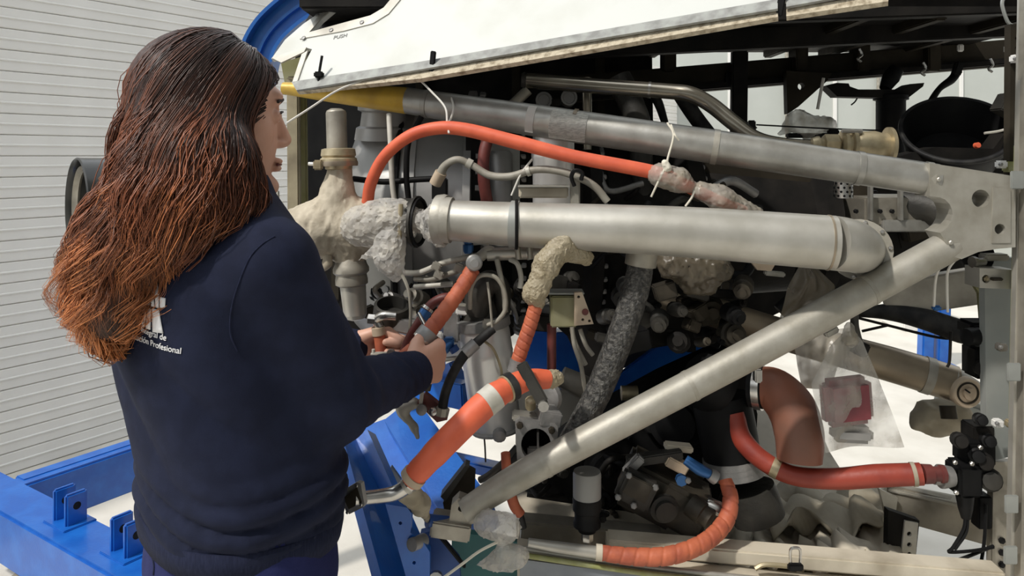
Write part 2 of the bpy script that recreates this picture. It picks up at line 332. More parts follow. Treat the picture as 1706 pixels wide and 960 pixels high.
# small stencil on the panel
def stencil(txt, size, org, ux, uy, mat, parent, name, off=.001, bvh=None, nrm=None, extr=.0004, squash=1):
    cu = bpy.data.curves.new(name, 'FONT'); cu.body = txt; cu.size = size; cu.extrude = extr; cu.align_x = 'LEFT'
    ob = bpy.data.objects.new(name, cu); C.objects.link(ob); me = bpy.data.meshes.new_from_object(ob); bpy.data.objects.remove(ob)
    n = Vector(nrm) if nrm is not None else Vector(ux).cross(Vector(uy)).normalized(); V = []
    for v in me.vertices:
        p = Vector(org)+Vector(ux)*v.co.x*squash+Vector(uy)*v.co.y
        if bvh:
            h = bvh.ray_cast(p+n*.2, -n, .5)
            if h[0]: p = h[0]
        V.append(p+n*(off+v.co.z))
    return mk(name, V, [list(p.vertices) for p in me.polygons], mat, parent, smooth=False)
a, b = CP.at(555, 66), CP.at(583, 60.5); ux = (b-a).normalized()
stencil('PUSH', .016, a, ux, CP.n.cross(ux), 'greyprint', t, 'stencil_lettering', .001, nrm=CP.n)

t = thing('nacelle_roof', 'dark inner structure of the nacelle roof over the engine', 'nacelle', (1300, 90, 2.2))
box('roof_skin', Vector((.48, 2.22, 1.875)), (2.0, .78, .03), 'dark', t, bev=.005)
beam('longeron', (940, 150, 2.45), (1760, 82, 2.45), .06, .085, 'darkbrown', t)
beam('longeron_cap', (960, 163, 2.44), (1730, 99, 2.44), .09, .02, 'dark', t)
beam('longeron', (860, 84, 2.1), (1760, 40, 2.1), .05, .06, 'dark', t)
beam('longeron', (1260, 22, 1.85), (1760, 5, 1.85), .04, .05, 'dark', t)
for px in (1113, 1330, 1432, 1548):
    beam('frame_rib', P(px, 60, 2.42), P(px, 120, 2.42), .04, .07, 'darkbrown', t, up=(0, 1, 0))
    beam('frame_rib', Vector((P(px, 90, 2.3).x, 1.86, 1.852)), Vector((P(px, 90, 2.3).x, 2.58, 1.852)), .03, .03, 'darkbrown', t)
plate('gusset', [(1310, 118), (1386, 122), (1378, 135), (1330, 178), (1312, 190)], 2.36, .03, 'darkbrown', t, holes=[circ(1335, 144, 6, 12)])
beam('drop_post', (1232, 85, 2.38), (1230, 245, 2.38), .05, .028, 'dark', t, up=(0, 1, 0))
beam('drop_bracket', (1214, 120, 2.4), (1214, 144, 2.4), .02, .02, 'black', t, up=(0, 1, 0))
for i, (px, py) in enumerate(((1380, 22), (1524, 30), (1538, 118), (1432, 95), (1650, 112))):
    tube('latch_hook', [(px, py-14, 2.2), (px+4, py-4, 2.2), (px-3, py+3, 2.2), (px+3, py+8, 2.2)], 2.2, 'steel', t, n=6)
box('latch_plate', P(1512, 8, 2.0), (.07, .015, .02), 'zinc', t); box('latch_plate', P(1600, 80, 2.3), (.018, .012, .022), 'white', t); box('latch_plate', P(1678, 82, 2.3), (.018, .012, .022), 'white', t)
tube('latch_wire', [(1672, -5, 1.75), (1670, 10, 1.75), (1680, 38, 1.75), (1694, 44, 1.75), (1706, 44, 1.75)], 3, 'zinc', t, n=6)

t = thing('dark_backing_sheet', 'dark backing sheet added behind the engine to keep the bay dark', 'cowl', (800, 500, 2.55))
plate('skin', [(492, 60), (1086, 60), (1088, 200), (1110, 262), (1620, 285), (1640, 470), (1440, 470), (1300, 520), (1240, 550), (1140, 560), (1080, 600), (960, 640), (930, 600), (950, 520), (820, 515), (690, 545), (640, 600), (492, 600)], 2.56, .02, 'dark', t)  # dark sheet added as backing so the engine bay stays in shade
for px in (560, 700, 860, 1000):
    beam('stiffener', (px, 70, 2.54), (px, 500, 2.54), .03, .02, 'darkbrown', t, up=(0, 1, 0))

t = thing('front_frame', 'olive and tan front frame posts of the nacelle beside the woman\'s face', 'frame', (490, 420, 1.85))
beam('post', (489, 128, 1.88), (491, 400, 1.84), .03, .022, 'tanpost', t, up=(0, 1, 0)); beam('post', (505, 158, 1.9), (507, 400, 1.88), .02, .014, 'olive', t, up=(0, 1, 0))
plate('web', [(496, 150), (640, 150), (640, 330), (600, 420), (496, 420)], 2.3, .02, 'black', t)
plate('top_web', [(468, 104), (512, 92), (500, 142), (476, 148)], 1.92, .012, 'olive', t)
for i in range(6):
    beam('slat', (438+i*5, 318, 1.95), (440+i*5, 385, 1.95), .004, .012, 'whitehose' if i % 2 else 'tanpost', t, up=(0, 1, 0), bev=.001)
beam('blue_pad', (428, 352, 2.0), (462, 398, 2.0), .03, .02, 'blue', t, up=(0, 1, 0))

# right-hand bulkhead: stands along the view, everything is bolted to it
BX = P(1672, 0, 1.52).x
t = thing('firewall_bulkhead', 'grey-green firewall bulkhead with edge angle along the right side', 'bulkhead', (1690, 960, 1.5))
plate('web', [(1640, 430), (1694, 430), (1690, 760), (1644, 770)], 1.60, .02, 'grgrey', t)
plate('web', [(1655, 770), (1694, 770), (1690, 1010), (1652, 1010)], 1.60, .02, 'strutdark', t)
plate('web', [(1684, 40), (1712, 40), (1712, 300), (1690, 300), (1682, 290)], 1.56, .02, 'darkbrown', t, holes=[circ(1695, y, 4, 10) for y in (64, 80, 119, 135)])
beam('edge_angle', (1704, -60, 1.49), (1682, 1010, 1.49), .010, .02, 'alupale', t, up=(0, 1, 0))
beam('edge_angle', (1697, 240, 1.51), (1688, 700, 1.51), .010, .02, 'green', t, up=(0, 1, 0))
beam('channel', (1722, -60, 1.48), (1702, 1010, 1.48), .026, .02, 'strutdark', t, up=(0, 1, 0))
for y in (300, 620, 840, 925):
    box('splice_plate', P(1700-y*.018, y, 1.455), (.026, .006, .035), 'zinc', t)
plate('side_web', [(1716, -60), (1760, -60), (1760, 1010), (1700, 1010)], 1.46, .03, 'strutdark', t)
plate('lug_plate', [(1632, 447), (1692, 450), (1692, 482), (1632, 480)], 1.52, .05, 'alupale', t, holes=[circ(1643, 465, 7, 12)])
box('slot', P(1660, 465, 1.515), (.022, .012, .006), 'darkbrown', t)
box('lug_bolt', P(1643, 465, 1.53), (.012, .012, .012), 'brass', t)
for (px, py, m) in ((1668, 274, 'white'), (1692, 98, 'white'), (1684, 706, 'brass'), (1668, 578, 'steel'), (1662, 705, 'white')):
    box('nut_plate', P(px, py, 1.55), (.018, .02, .016), m, t); bolts('bolt', [P(px-2, py, 1.54)], .004, .006, (0, -1, 0), 'castgrey', t)
for y in (900, 920, 940): bolts('bolt', [P(1668, y, 1.6)], .007, .006, (0, -1, 0), 'black', t)
box('pad', P(1684, 278, 1.56), (.028, .02, .022), 'green', t)
box('anchor_block', P(1670, 650, 1.66), (.07, .05, .07), 'zinc', t)

t = thing('lower_cowl_pan', 'cream lower cowl pan under the engine with a grey outer skin', 'cowl', (1200, 955, 1.6))
# shell: front lip, dished floor, far side; lofted in x
ns, V, Fc = 15, [], []
secs = []
for px, pf in ((862, 912), (960, 927), (1080, 944), (1200, 958), (1320, 969), (1440, 978), (1560, 985), (1664, 990)):
    x = P(px, 0, 1.5).x; zf = P(px, pf, 1.5).z
    secs.append([(x, 1.5, zf-.16), (x, 1.48, zf-.03), (x, 1.487, zf), (x, 1.53, zf+.004), (x, 1.57, zf-.02), (x, 1.68, zf-.085), (x, 1.85, zf-.11), (x, 2.1, zf-.085), (x, 2.3, zf-.03), (x, 2.42, zf+.04), (x, 2.44, zf+.045), (x, 2.45, zf+.02), (x, 2.2, zf-.13), (x, 1.85, zf-.17), (x, 1.6, zf-.18)])
for s_ in secs: V += s_
k = len(secs[0])
for i in range(len(secs)-1):
    for j in range(k): a, b = i*k+j, i*k+(j+1) % k; Fc.append([a, b, b+k, a+k])
Fc += [list(range(k)), list(range((len(secs)-1)*k, len(secs)*k))[::-1]]
autosm(mk('pan_shell', V, Fc, 'cream', t), 45)
plate('outer_skin', [(866, 932), (1000, 950), (1200, 976), (1300, 990), (1300, 1040), (866, 1040)], 1.478, .01, 'pangrey', t)
tube('lip', [(866, 914, 1.487), (1080, 945, 1.487), (1320, 970, 1.487), (1664, 991, 1.487)], 5, 'alupale', t, n=8)
tube('lip_seal', [(870, 925, 1.475), (1080, 956, 1.475), (1320, 982, 1.475), (1500, 994, 1.475)], 4.5, 'green', t, n=8)
beam('ledge_rail', (868, 880, 1.62), (1100, 902, 1.62), .05, .05, 'strutdark', t); beam('ledge_rail', (868, 866, 1.7), (1150, 900, 1.7), .04, .02, 'cream', t)
beam('inner_rail', (1010, 902, 1.56), (1664, 956, 1.52), .05, .03, 'cream', t)
tube('support_rod', [(1020, 872, 1.7), (1100, 885, 1.7), (1190, 898, 1.7), (1250, 912, 1.7)], 6, 'greyhose', t, n=8)
for px, py in ((1325, 925),):
    tube('latch_loop', [(px-8, py+14, 1.475), (px-8, py-8, 1.475), (px, py-12, 1.475), (px+8, py-8, 1.475), (px+8, py+14, 1.475)], 2.5, 'steel', t, n=6)
    box('latch_base', P(px, py+20, 1.472), (.03, .012, .014), 'black', t)
tube('brass_strip', [(1258, 948, 1.50), (1275, 941, 1.50), (1320, 944, 1.50)], 4, 'brass', t, n=6)
plate('teal_panel', [(753, 886), (820, 895), (866, 905), (866, 1010), (750, 1010)], 1.56, .02, 'teal', t)
# crinkled cream lining at the back of the pan
def lining(px0, py0, px1, py1, Y0, Y1, name, mat, amp, seed, parent, nx=26, ny=16, th=.006):
    V = []
    for i in range(nx):
        for j in range(ny):
            u, v = i/(nx-1), j/(ny-1); px = px0+(px1-px0)*u; py = py0+(py1-py0)*v; q = P(px, py, Y1+(Y0-Y1)*v)
            d = float(vnoise(np.float64(u*9), np.float64(v*7), np.float64(seed), seed)); q.y += amp*d; q.z += amp*.4*d; V.append(q)
    Fc = [[i*ny+j, (i+1)*ny+j, (i+1)*ny+j+1, i*ny+j+1] for i in range(nx-1) for j in range(ny-1)]
    o = mk(name, V, Fc, mat, parent); md = o.modifiers.new('s', 'SOLIDIFY'); md.thickness = th; return o
lining(1190, 850, 1500, 935, 1.62, 2.1, 'lining_sheet', 'cream', .05, 3, t)
lining(1280, 805, 1480, 880, 1.8, 2.2, 'lining_sheet', 'tan', .06, 9, t)

t = thing('lower_longeron', 'grey-brown lower longeron behind the black connector box', 'beam', (1570, 860, 1.9))
beam('web', (1480, 832, 1.9), (1655, 878, 1.75), .03, .085, 'strutdark', t); beam('flange', (1484, 812, 1.9), (1655, 848, 1.75), .05, .01, 'alupale', t)
plate('hanger_plate', [(1480, 850), (1532, 868), (1524, 945), (1478, 935)], 1.72, .02, 'dark', t)
plate('hanger_strip', [(1508, 868), (1530, 872), (1524, 945), (1500, 940)], 1.715, .006, 'whitehose', t, holes=[circ(1515, y, 4, 10) for y in (890, 908, 924)])
plate('tie_plate', [(1465, 815), (1496, 830), (1490, 870), (1476, 858)], 1.85, .012, 'strut', t)
t = thing('upper_longeron', 'olive-grey longeron between the strut fitting and the keyhole lug', 'beam', (1560, 480, 1.9))
beam('web', (1470, 500, 1.9), (1660, 470, 1.8), .05, .085, 'strutdark', t); plate('yellow_pad', [(1615, 462), (1642, 470), (1648, 540), (1636, 540), (1632, 490)], 1.72, .012, 'olive', t)
# ================================================================ engine core and mount
t = thing('engine_core', 'grey turboprop engine core with dark casing behind the ducts', 'engine', (900, 600, 2.1))
EC = Vector((0, 2.14, 1.30)); XD = (1, 0, 0)
lathe('gearbox_case', EC, XD, [(-.44, .10), (-.435, .24), (-.41, .30), (-.36, .345), (-.30, .365), (-.25, .37), (-.248, .378), (-.235, .378), (-.233, .37), (-.12, .365), (-.118, .385), (-.10, .385), (-.098, .2)], 'casegrey', t, 56)
lathe('turbine_case', EC, XD, [(-.10, .25), (-.02, .25), (.0, .29), (.02, .29), (.04, .26), (.18, .25), (.2, .28), (.23, .28), (.25, .24), (.44, .22), (.46, .25), (.5, .25), (.52, .20), (.8, .18), (.82, .21), (.86, .21), (.87, .1)], 'dark', t, 48)
for xx, rr, nn in ((-.1, .375, 28), (.01, .28, 24), (.215, .27, 22), (.48, .24, 20)):
    bolts('case_bolt', [EC+Vector((xx+.012, -math.sin(a)*rr, math.cos(a)*rr)) for a in [math.pi*k/nn for k in range(nn+1)]], .007, .014, (1, 0, 0), 'castgrey', t)
lathe('top_boss', P(640, 232, 1.92), (0, -.1, 1), [(0, .075), (.03, .07), (.035, .06), (.07, .055), (.075, .065), (.09, .065)], 'casegrey', t, 24)
tube('case_strap', [EC+Vector((-.28, -math.sin(a)*.375, math.cos(a)*.375)) for a in [.2, .6, 1.0, 1.4, 1.8, 2.2]], .008, 'black', t, n=6, metric=True)
tube('case_pipe', [P(588, 298, 1.74), P(640, 303, 1.73), P(700, 299, 1.72), P(735, 300, 1.72), P(742, 320, 1.73)], 5, 'black', t, n=8)
tube('case_pipe', [P(648, 190, 1.72), P(651, 250, 1.70), P(653, 300, 1.70), P(657, 335, 1.70)], 4.5, 'whitehose', t, n=8)
tube('case_pipe', [P(702, 195, 1.74), P(681, 235, 1.72), P(677, 290, 1.72), P(681, 335, 1.72)], 5, 'black', t, n=8)
box('junction_block', P(733, 315, 1.71), (.035, .03, .05), 'black', t)
plate('dark_gap_strip', [(776, 225), (800, 222), (800, 420), (776, 420)], 1.82, .1, 'black', t)  # black strip standing in for the shaded gap beside the case
plate('inlet_panel', [(798, 235), (866, 240), (866, 420), (798, 420)], 1.86, .02, 'zinc', t)
lathe('accessory_drum', P(835, 340, 1.84), (0, 0, 1), [(-.1, .028), (.12, .028), (.13, .022)], 'casegrey', t, 20)
plate('belly_case', [(590, 440), (760, 420), (950, 430), (1130, 470), (1260, 560), (1180, 565), (1060, 585), (980, 640), (945, 560), (900, 520), (800, 505), (690, 530), (660, 600), (600, 590), (560, 520)], 1.95, .3, 'dark', t)
# accessory section: gear pads, boxes, lines
rr = random.Random(4)
for i in range(46):
    px = rr.uniform(985, 1240); py = 470+rr.random()*100+(px-985)*.02
    if py > 575: continue
    s = rr.uniform(.012, .035); m = rr.choice(['dark', 'casedark', 'pump', 'darkbrown', 'black'])
    if rr.random() < .5: lathe('accessory_fitting', P(px, py, rr.uniform(1.7, 1.95)), (rr.uniform(-.5, .5), -1, rr.uniform(-.4, .4)), [(-.03, s), (0, s), (.004, s*.8), (.02, s*.8), (.022, s*.45), (.03, s*.45)], m, t, 12)
    else: box('accessory_box', P(px, py, rr.uniform(1.7, 1.95)), (s*2, s*1.6, s*1.5), m, t, rot=(0, rr.uniform(-.4, .4), rr.uniform(-.5, .5)))
for i in range(40):
    px = rr.uniform(600, 960); py = rr.uniform(465, 545)
    s = rr.uniform(.010, .026); m = rr.choice(['dark', 'casedark', 'castgrey', 'pump', 'darkbrown', 'black', 'strutdark'])
    if rr.random() < .55: lathe('accessory_fitting', P(px, py, rr.uniform(1.66, 1.85)), (rr.uniform(-.7, .7), -1, rr.uniform(-.5, .6)), [(-.03, s), (0, s), (.004, s*.8), (.02, s*.8), (.022, s*.45), (.034, s*.45)], m, t, 12)
    else: box('accessory_box', P(px, py, rr.uniform(1.66, 1.85)), (s*2, s*1.6, s*1.6), m, t, rot=(0, rr.uniform(-.4, .4), rr.uniform(-.5, .5)))
for i in range(30):
    a = (rr.uniform(985, 1280), rr.uniform(290, 470), rr.uniform(1.75, 1.95)); b = (a[0]+rr.uniform(-90, 90), a[1]+rr.uniform(-30, 60), a[2]+.02)
    mid = ((a[0]+b[0])/2+rr.uniform(-20, 20), (a[1]+b[1])/2+rr.uniform(-25, 25), a[2]-.02)
    tube('engine_line', [a, mid, b], rr.uniform(3, 8), rr.choice(['black', 'dark', 'casedark', 'darkbrown', 'rubber', 'castgrey']), t, n=8)
for i in range(22):
    a = (rr.uniform(600, 930), rr.uniform(460, 500), rr.uniform(1.66, 1.8)); b = (a[0]+rr.uniform(-60, 60), a[1]+rr.uniform(20, 70), a[2]+.02)
    mid = ((a[0]+b[0])/2+rr.uniform(-20, 20), (a[1]+b[1])/2+rr.uniform(-10, 10), a[2]-.03)
    tube('engine_line', [a, mid, b], rr.uniform(2.5, 5), rr.choice(['black', 'dark', 'greyhose', 'rubber', 'castgrey', 'strutdark']), t, n=8)
for i in range(30):
    px, py = rr.uniform(1090, 1560), rr.uniform(285, 440); s = rr.uniform(.015, .04)
    if py > 420-(px-1400)*.2 and px > 1400: continue
    box('accessory_box', P(px, py, rr.uniform(2.0, 2.3)), (s*2.4, s*1.6, s*1.3), rr.choice(['dark', 'darkbrown', 'casedark', 'black']), t, rot=(0, rr.uniform(-.3, .3), rr.uniform(-.4, .4)))

t = thing('exhaust_case', 'stained grey exhaust casing behind the upper strut', 'engine part', (1480, 360, 2.0))
beam('top_tube', (1150, 290, 2.05), (1440, 322, 2.05), .07, .07, 'darkbrown', t); beam('top_plate', (1120, 272, 2.1), (1420, 300, 2.1), .05, .045, 'strutdark', t)
box('casing', P(1480, 348, 2.0), (.22, .2, .07), 'strutdark', t); box('casing_flange', P(1500, 338, 1.89), (.008, .02, .09), 'alu', t); box('casing_flange', P(1450, 338, 1.89), (.008, .02, .09), 'alu', t)
box('casing_pad', P(1520, 375, 1.92), (.18, .06, .03), 'alu', t); bolts('bolt', [P(x, 352, 1.895) for x in (1425, 1465, 1485, 1530, 1560)], .006, .008, (0, -1, 0), 'black', t)
tube('tail_pipe', [(1500, 340, 1.95), (1560, 350, 1.9), (1600, 380, 1.85)], [30, 30, 28], 'casedark', t, n=20)

t = thing('perforated_can', 'small perforated metal can hanging under the upper strut', 'filter', (1405, 330, 1.6))
c0 = P(1405, 316, 1.62); lathe('can', c0, (0, 0, 1), [(-.018, .0195), (.017, .0195), (.018, .0185)], 'steel', t, 24)
hd = []
for r_ in range(4):
    for k in range(10): a = 2*math.pi*(k+(r_ % 2)*.5)/10; hd.append((c0+Vector((math.cos(a)*.0190, math.sin(a)*.0190, -.013+r_*.0088)), Vector((math.cos(a), math.sin(a), 0))))
for q, d in hd: lathe('hole', q, d, [(0, .0026), (.0009, .0026)], 'black', t, 8)

# mount truss: one welded thing
t = thing('engine_mount_truss', 'grey tubular engine mount truss meeting in a forked fitting at the right', 'engine mount', (1640, 420, 1.5))
_, up_ = tube('upper_tube', [(676, 167.5, 1.76), (900, 202, 1.66), (1200, 246, 1.57), (1560, 300, 1.5)], [22, 27, 28.5, 27], 'alu', t, n=24, sub=10)
_, ye_ = tube('yellow_end', [(472, 147, 1.80), (560, 155, 1.78), (678, 168, 1.759)], [10, 17, 22.3], 'yellow', t, n=24, sub=6)
for a, m in ((.05, 'alu'), (.62, 'strut'), (.87, 'alu'), (.985, 'strut')): band('weld_collar', up_, a, .012, .0015, m, t, 24)
def wrapplate(path, t0, t1, a0, a1, name, mat, parent, lift=.0015, n=10):
    V, Fc = [], []
    for i in range(2):
        q, d, r = path.at((t0, t1)[i]); f = Vector((0, -1, 0)); f = (f-d*f.dot(d)).normalized(); u = d.cross(f)
        for s in (lift, 0):
            for j in range(n): a = a0+(a1-a0)*j/(n-1); V.append(q+(f*math.cos(a)+u*math.sin(a))*(r+s))
    for j in range(n-1): Fc += [[j, j+1, 2*n+j+1, 2*n+j]]
    Fc += [[n+j+1, n+j, j, j+1] for j in range(n-1)]; Fc += [[2*n+j, 2*n+j+1, 3*n+j+1, 3*n+j] for j in range(n-1)]; Fc += [[0, n, 3*n, 2*n], [n-1, 3*n-1, 4*n-1, 2*n-1]]
    return mk(name, V, Fc, mat, parent)
wrapplate(up_, .315, .385, -.9, 1.1, 'data_placard', 'label', t); wrapplate(up_, .268, .284, -.9, .9, 'paper_tag', 'white', t); wrapplate(up_, .355, .362, -1.5, -.7, 'placard_clip', 'bronze', t, .003)
_, lo_ = tube('lower_tube', [(772, 852, 1.40), (900, 775, 1.42), (1250, 590, 1.46), (1585, 408, 1.5)], [19, 24, 26, 26], 'strut', t, n=24, sub=10)
for a in (.16, .45, .82): band('weld_collar', lo_, a, .008, .001, 'strut', t, 24)
plate('fitting', [(1549, 272), (1610, 281), (1692, 294), (1692, 412), (1660, 415), (1630, 420), (1602, 432), (1590, 428), (1566, 388), (1573, 384), (1580, 377), (1585, 368), (1587, 358), (1586, 349), (1582, 340), (1575, 333), (1566, 329), (1549, 327)], 1.47, .055, 'strut', t, holes=[circ(1634, 331, 15, 20), circ(1666, 382, 9, 16)])
plate('fitting_pad', [(1655, 312), (1684, 316), (1684, 405), (1652, 405)], 1.468, .01, 'strut', t, holes=[circ(1666, 382, 9, 16)])
bolts('rivet', [P(1563, 299, 1.47), P(1583, 404, 1.468)], .0045, .005, (0, -1, 0), 'alupale', t)
plate('foot_lug', [(748, 870), (752, 842), (764, 830), (785, 838), (800, 868), (770, 880)], 1.40, .03, 'strutdark', t, holes=[circ(768, 848, 5, 12)])
box('foot_block', P(752, 875, 1.42), (.075, .06, .03), 'strutdark', t, rot=(0, .15, 0)); tube('foot_pin', [(712, 868, 1.40), (748, 872, 1.42)], 11, 'darkblue', t, n=14)

t = thing('foot_gusset', 'dark triangular gusset plate standing behind the truss foot', 'bracket', (760, 850, 1.5))
plate('web', [(738, 838), (775, 776), (792, 785), (790, 840), (765, 856), (740, 850)], 1.47, .012, 'darkbrown', t); plate('flange', [(734, 828), (775, 776), (782, 778), (742, 836)], 1.465, .03, 'casedark', t)

t = thing('rear_mount_tube', 'bronze-grey rear mount tube ending in an eye lug at the right', 'engine mount', (1620, 660, 1.8))
_, rt = tube('tube', [(1008, 470, 2.0), (1150, 508, 1.96), (1300, 556, 1.92), (1480, 606, 1.86), (1590, 640, 1.82)], [20, 24, 26, 29, 30], 'bronze', t, n=24)
band('collar', rt, .93, .02, .002, 'strut', t, 24)
tube('lug_body', [(1585, 638, 1.82), (1625, 655, 1.80)], [29, 20], 'strut', t, n=20)
lathe('eye', P(1612, 655, 1.775), (0, -1, 0), [(-.03, .036), (0, .036), (.004, .033), (.004, .014), (.012, .014), (.013, .010)], 'pale', t, 28)
lathe('eye_groove', P(1612, 655, 1.772), (0, -1, 0), [(0, .026), (.003, .026), (.003, .022), (0, .022)], 'darkbrown', t, 28, cap=False)
box('pin_slot', P(1612, 652, 1.757), (.016, .004, .004), 'black', t, rot=(0, .6, 0)); lathe('pin', P(1578, 676, 1.8), (0, -.3, -1), [(0, .018), (.03, .018)], 'darkbrown', t, 14)

t = thing('accessory_gearbox', 'oily black accessory gearbox filling the space below the lower strut', 'gearbox', (1080, 800, 1.95))
plate('housing', [(930, 770), (1010, 715), (1120, 655), (1240, 600), (1262, 690), (1255, 840), (1120, 850), (1040, 872), (900, 868), (876, 830)], 1.95, .22, 'black', t)
lathe('drum', P(1130, 700, 1.86), (-.4, -1, .1), [(-.06, .075), (0, .075), (.006, .07), (.03, .068), (.032, .05), (.05, .048), (.052, .02)], 'black', t, 28)
lathe('drum', P(1020, 790, 1.86), (.2, -1, .2), [(-.08, .05), (0, .05), (.004, .042), (.03, .04), (.032, .02)], 'dark', t, 24)
for i in range(26):
    px, py = rr.uniform(900, 1230), rr.uniform(690, 860)
    if py < 1180-px*.46+10: continue
    s = rr.uniform(.010, .026); lathe('gear_pad', P(px, py, rr.uniform(1.8, 1.95)), (rr.uniform(-.6, .6), -1, rr.uniform(-.4, .5)), [(-.03, s), (0, s), (.004, s*.8), (.02, s*.8), (.022, s*.45), (.034, s*.45)], rr.choice(['dark', 'black', 'casedark', 'pump']), t, 12)
for i in range(16):
    a = (rr.uniform(900, 1200), rr.uniform(760, 860), rr.uniform(1.72, 1.86)); b = (a[0]+rr.uniform(-80, 80), a[1]+rr.uniform(-50, 40), a[2]+.02); mid = ((a[0]+b[0])/2+rr.uniform(-20, 20), (a[1]+b[1])/2+rr.uniform(-20, 20), a[2]-.03)
    tube('gear_line', [a, mid, b], rr.uniform(3, 6), rr.choice(['black', 'dark', 'rubber', 'casedark']), t, n=8)
# ================================================================ ducts
t = thing('bleed_air_duct', 'large straight silver bleed-air duct crossing the engine with an elbow at the right', 'duct', (1100, 430, 1.45))
_, bd = tube('duct_body', [(733, 366, 1.52), (860, 374, 1.50), (1130, 386, 1.46), (1390, 405, 1.42)], [33, 37, 42, 45.5], 'alupale', t, n=32, sub=8)
_, be = tube('duct_elbow', [(1385, 404.5, 1.421), (1404, 407, 1.43), (1422, 411, 1.46), (1430, 415, 1.52), (1433, 418, 1.58)], [45.6, 45, 43, 41, 40], 'alupale', t, n=28)
band('seam', bd, .985, .004, .0012, 'bronze', t, 28); band('joint_ring', bd, .20, .016, .003, 'zinc', t, 28); band('joint_ring', bd, .02, .018, .006, 'strut', t, 28)
tube('joint_strap', [bd.at(.205)[0]+Vector((0, math.sin(a)*.0475, math.cos(a)*.0475)) for a in [k*math.pi*2/12 for k in range(13)]], .0035, 'black', t, n=6, metric=True)
fa = Vector((.42, .9, -.06)).normalized(); fo = P(1432, 416, 1.53)
lathe('elbow_flange', fo, fa, [(-.006, .05), (-.006, .062), (.006, .062), (.006, .05)], 'strut', t, 32)
fu = fa.orthogonal().normalized(); fw = fa.cross(fu)
bolts('flange_bolt', [fo-fa*.006+(fu*math.cos(a)+fw*math.sin(a))*.0565 for a in [k*math.pi/5 for k in range(10)]], .0045, .005, -fa, 'steel', t)
tube('fork_leg', [(862, 412, 1.5), (864, 432, 1.5)], 5, 'strutdark', t, n=8); tube('fork_leg', [(882, 412, 1.5), (884, 432, 1.5)], 5, 'strutdark', t, n=8)

t = thing('insulated_y_duct', 'beige Y-shaped duct in wrinkled insulation at the engine\'s front end', 'duct', (560, 480, 1.68))
Yc = 1.68
crumple('insulation', [((566, 285, Yc), (562, 325, Yc), 20, 23), ((562, 325, Yc), (545, 375, Yc), 24, 36), ((470, 388, Yc), (520, 385, Yc), 33, 42), ((520, 385, Yc), (610, 375, Yc), 42, 38), ((610, 375, Yc), (655, 372, Yc), 38, 32), ((590, 385, Yc), (584, 430, Yc), 30, 24)], 'insul', t, h=.0045, amp=.0045, freq=55, k=.03, seed=3)
_, tp = tube('top_pipe', [(560, 188, 1.70), (562, 262, 1.69)], 17, 'strutdark', t, n=20)
lathe('top_pipe_cap', P(560, 189, 1.70), (0, 0, 1), [(0, .0232), (.006, .021), (.011, .012)], 'strutdark', t, 20)
lathe('collar', P(564, 262, Yc), (0.02, 0, -1), [(-.02, .030), (-.018, .037), (-.004, .039), (0, .036), (.004, .041), (.012, .041), (.014, .031), (.026, .030), (.028, .026)], 'brass', t, 28)
lathe('collar_clamp', P(564, 270, Yc), (0.02, 0, -1), [(-.002, .0425), (.004, .0435), (.009, .0425)], 'bronze', t, 28)
tube('clamp_bolt', [(515, 273, 1.66), (532, 274, 1.65)], 3.5, 'steel', t, n=8); box('clamp_lug', P(530, 275, 1.65), (.02, .014, .022), 'brass', t)
lathe('lower_collar', P(584, 432, Yc), (.05, 0, -1), [(-.01, .028), (.0, .033), (.012, .036), (.02, .040), (.028, .040), (.034, .034), (.045, .036), (.055, .036), (.06, .028)], 'strutdark', t, 28)
tube('lower_pipe', [(587, 465, Yc), (592, 524, Yc)], [22, 19], 'alupale', t, n=20); lathe('pipe_tip', P(592, 523, Yc), (.05, 0, -1), [(0, .0255), (.01, .021), (.014, .01)], 'alupale', t, 18)
tube('cold_spur', [(480, 372, 1.66), (462, 378, 1.65), (450, 384, 1.64)], [10, 8, 3], 'whitehose', t, n=10)
crumple('torn_flap', [((548, 420, 1.66), (545, 440, 1.65), 9, 6), ((545, 440, 1.65), (536, 452, 1.65), 7, 3)], 'insul', t, h=.003, amp=.003, freq=120, k=.01)

t = thing('clamp_ring', 'dark open clamp ring stuffed with plastic between the two silver ducts', 'clamp', (690, 400, 1.6))
dd = Vector((1, -.25, -.02)).normalized()
lathe('ring', P(682, 369, 1.62), dd, [(-.018, .046), (-.016, .05), (.012, .05), (.014, .056), (.02, .056), (.02, .046), (-.018, .045)], 'casedark', t, 32, cap=False)
lathe('ring', P(736, 366, 1.53), dd, [(-.012, .044), (-.01, .05), (.004, .052), (.012, .05), (.012, .043), (-.012, .043)], 'strut', t, 32, cap=False)
lathe('seal', P(696, 370, 1.61), dd, [(0, .0465), (.002, .052), (.006, .052), (.006, .0465)], 'black', t, 32, cap=False)
tube('clamp_screw', [(665, 398, 1.57), (668, 340, 1.57)], 4, 'brass', t, n=8)
t = thing('plastic_wrap', 'torn white plastic film wrapped around the beige duct end', 'plastic wrap', (640, 450, 1.6))
crumple('wrap', [((602, 376, 1.63), (640, 372, 1.62), 34, 38), ((640, 372, 1.62), (664, 368, 1.61), 38, 37)], 'film', t, h=.0035, amp=.007, freq=70, k=.02, seed=8)
crumple('hanging_tail', [((650, 405, 1.58), (648, 430, 1.57), 26, 24), ((648, 430, 1.57), (660, 455, 1.57), 24, 14), ((628, 418, 1.57), (588, 438, 1.57), 8, 2)], 'film', t, h=.0035, amp=.007, freq=75, k=.012, seed=12)
t = thing('plastic_stuffing', 'crumpled clear plastic stuffed into the open end of the silver duct', 'plastic wrap', (715, 400, 1.57))
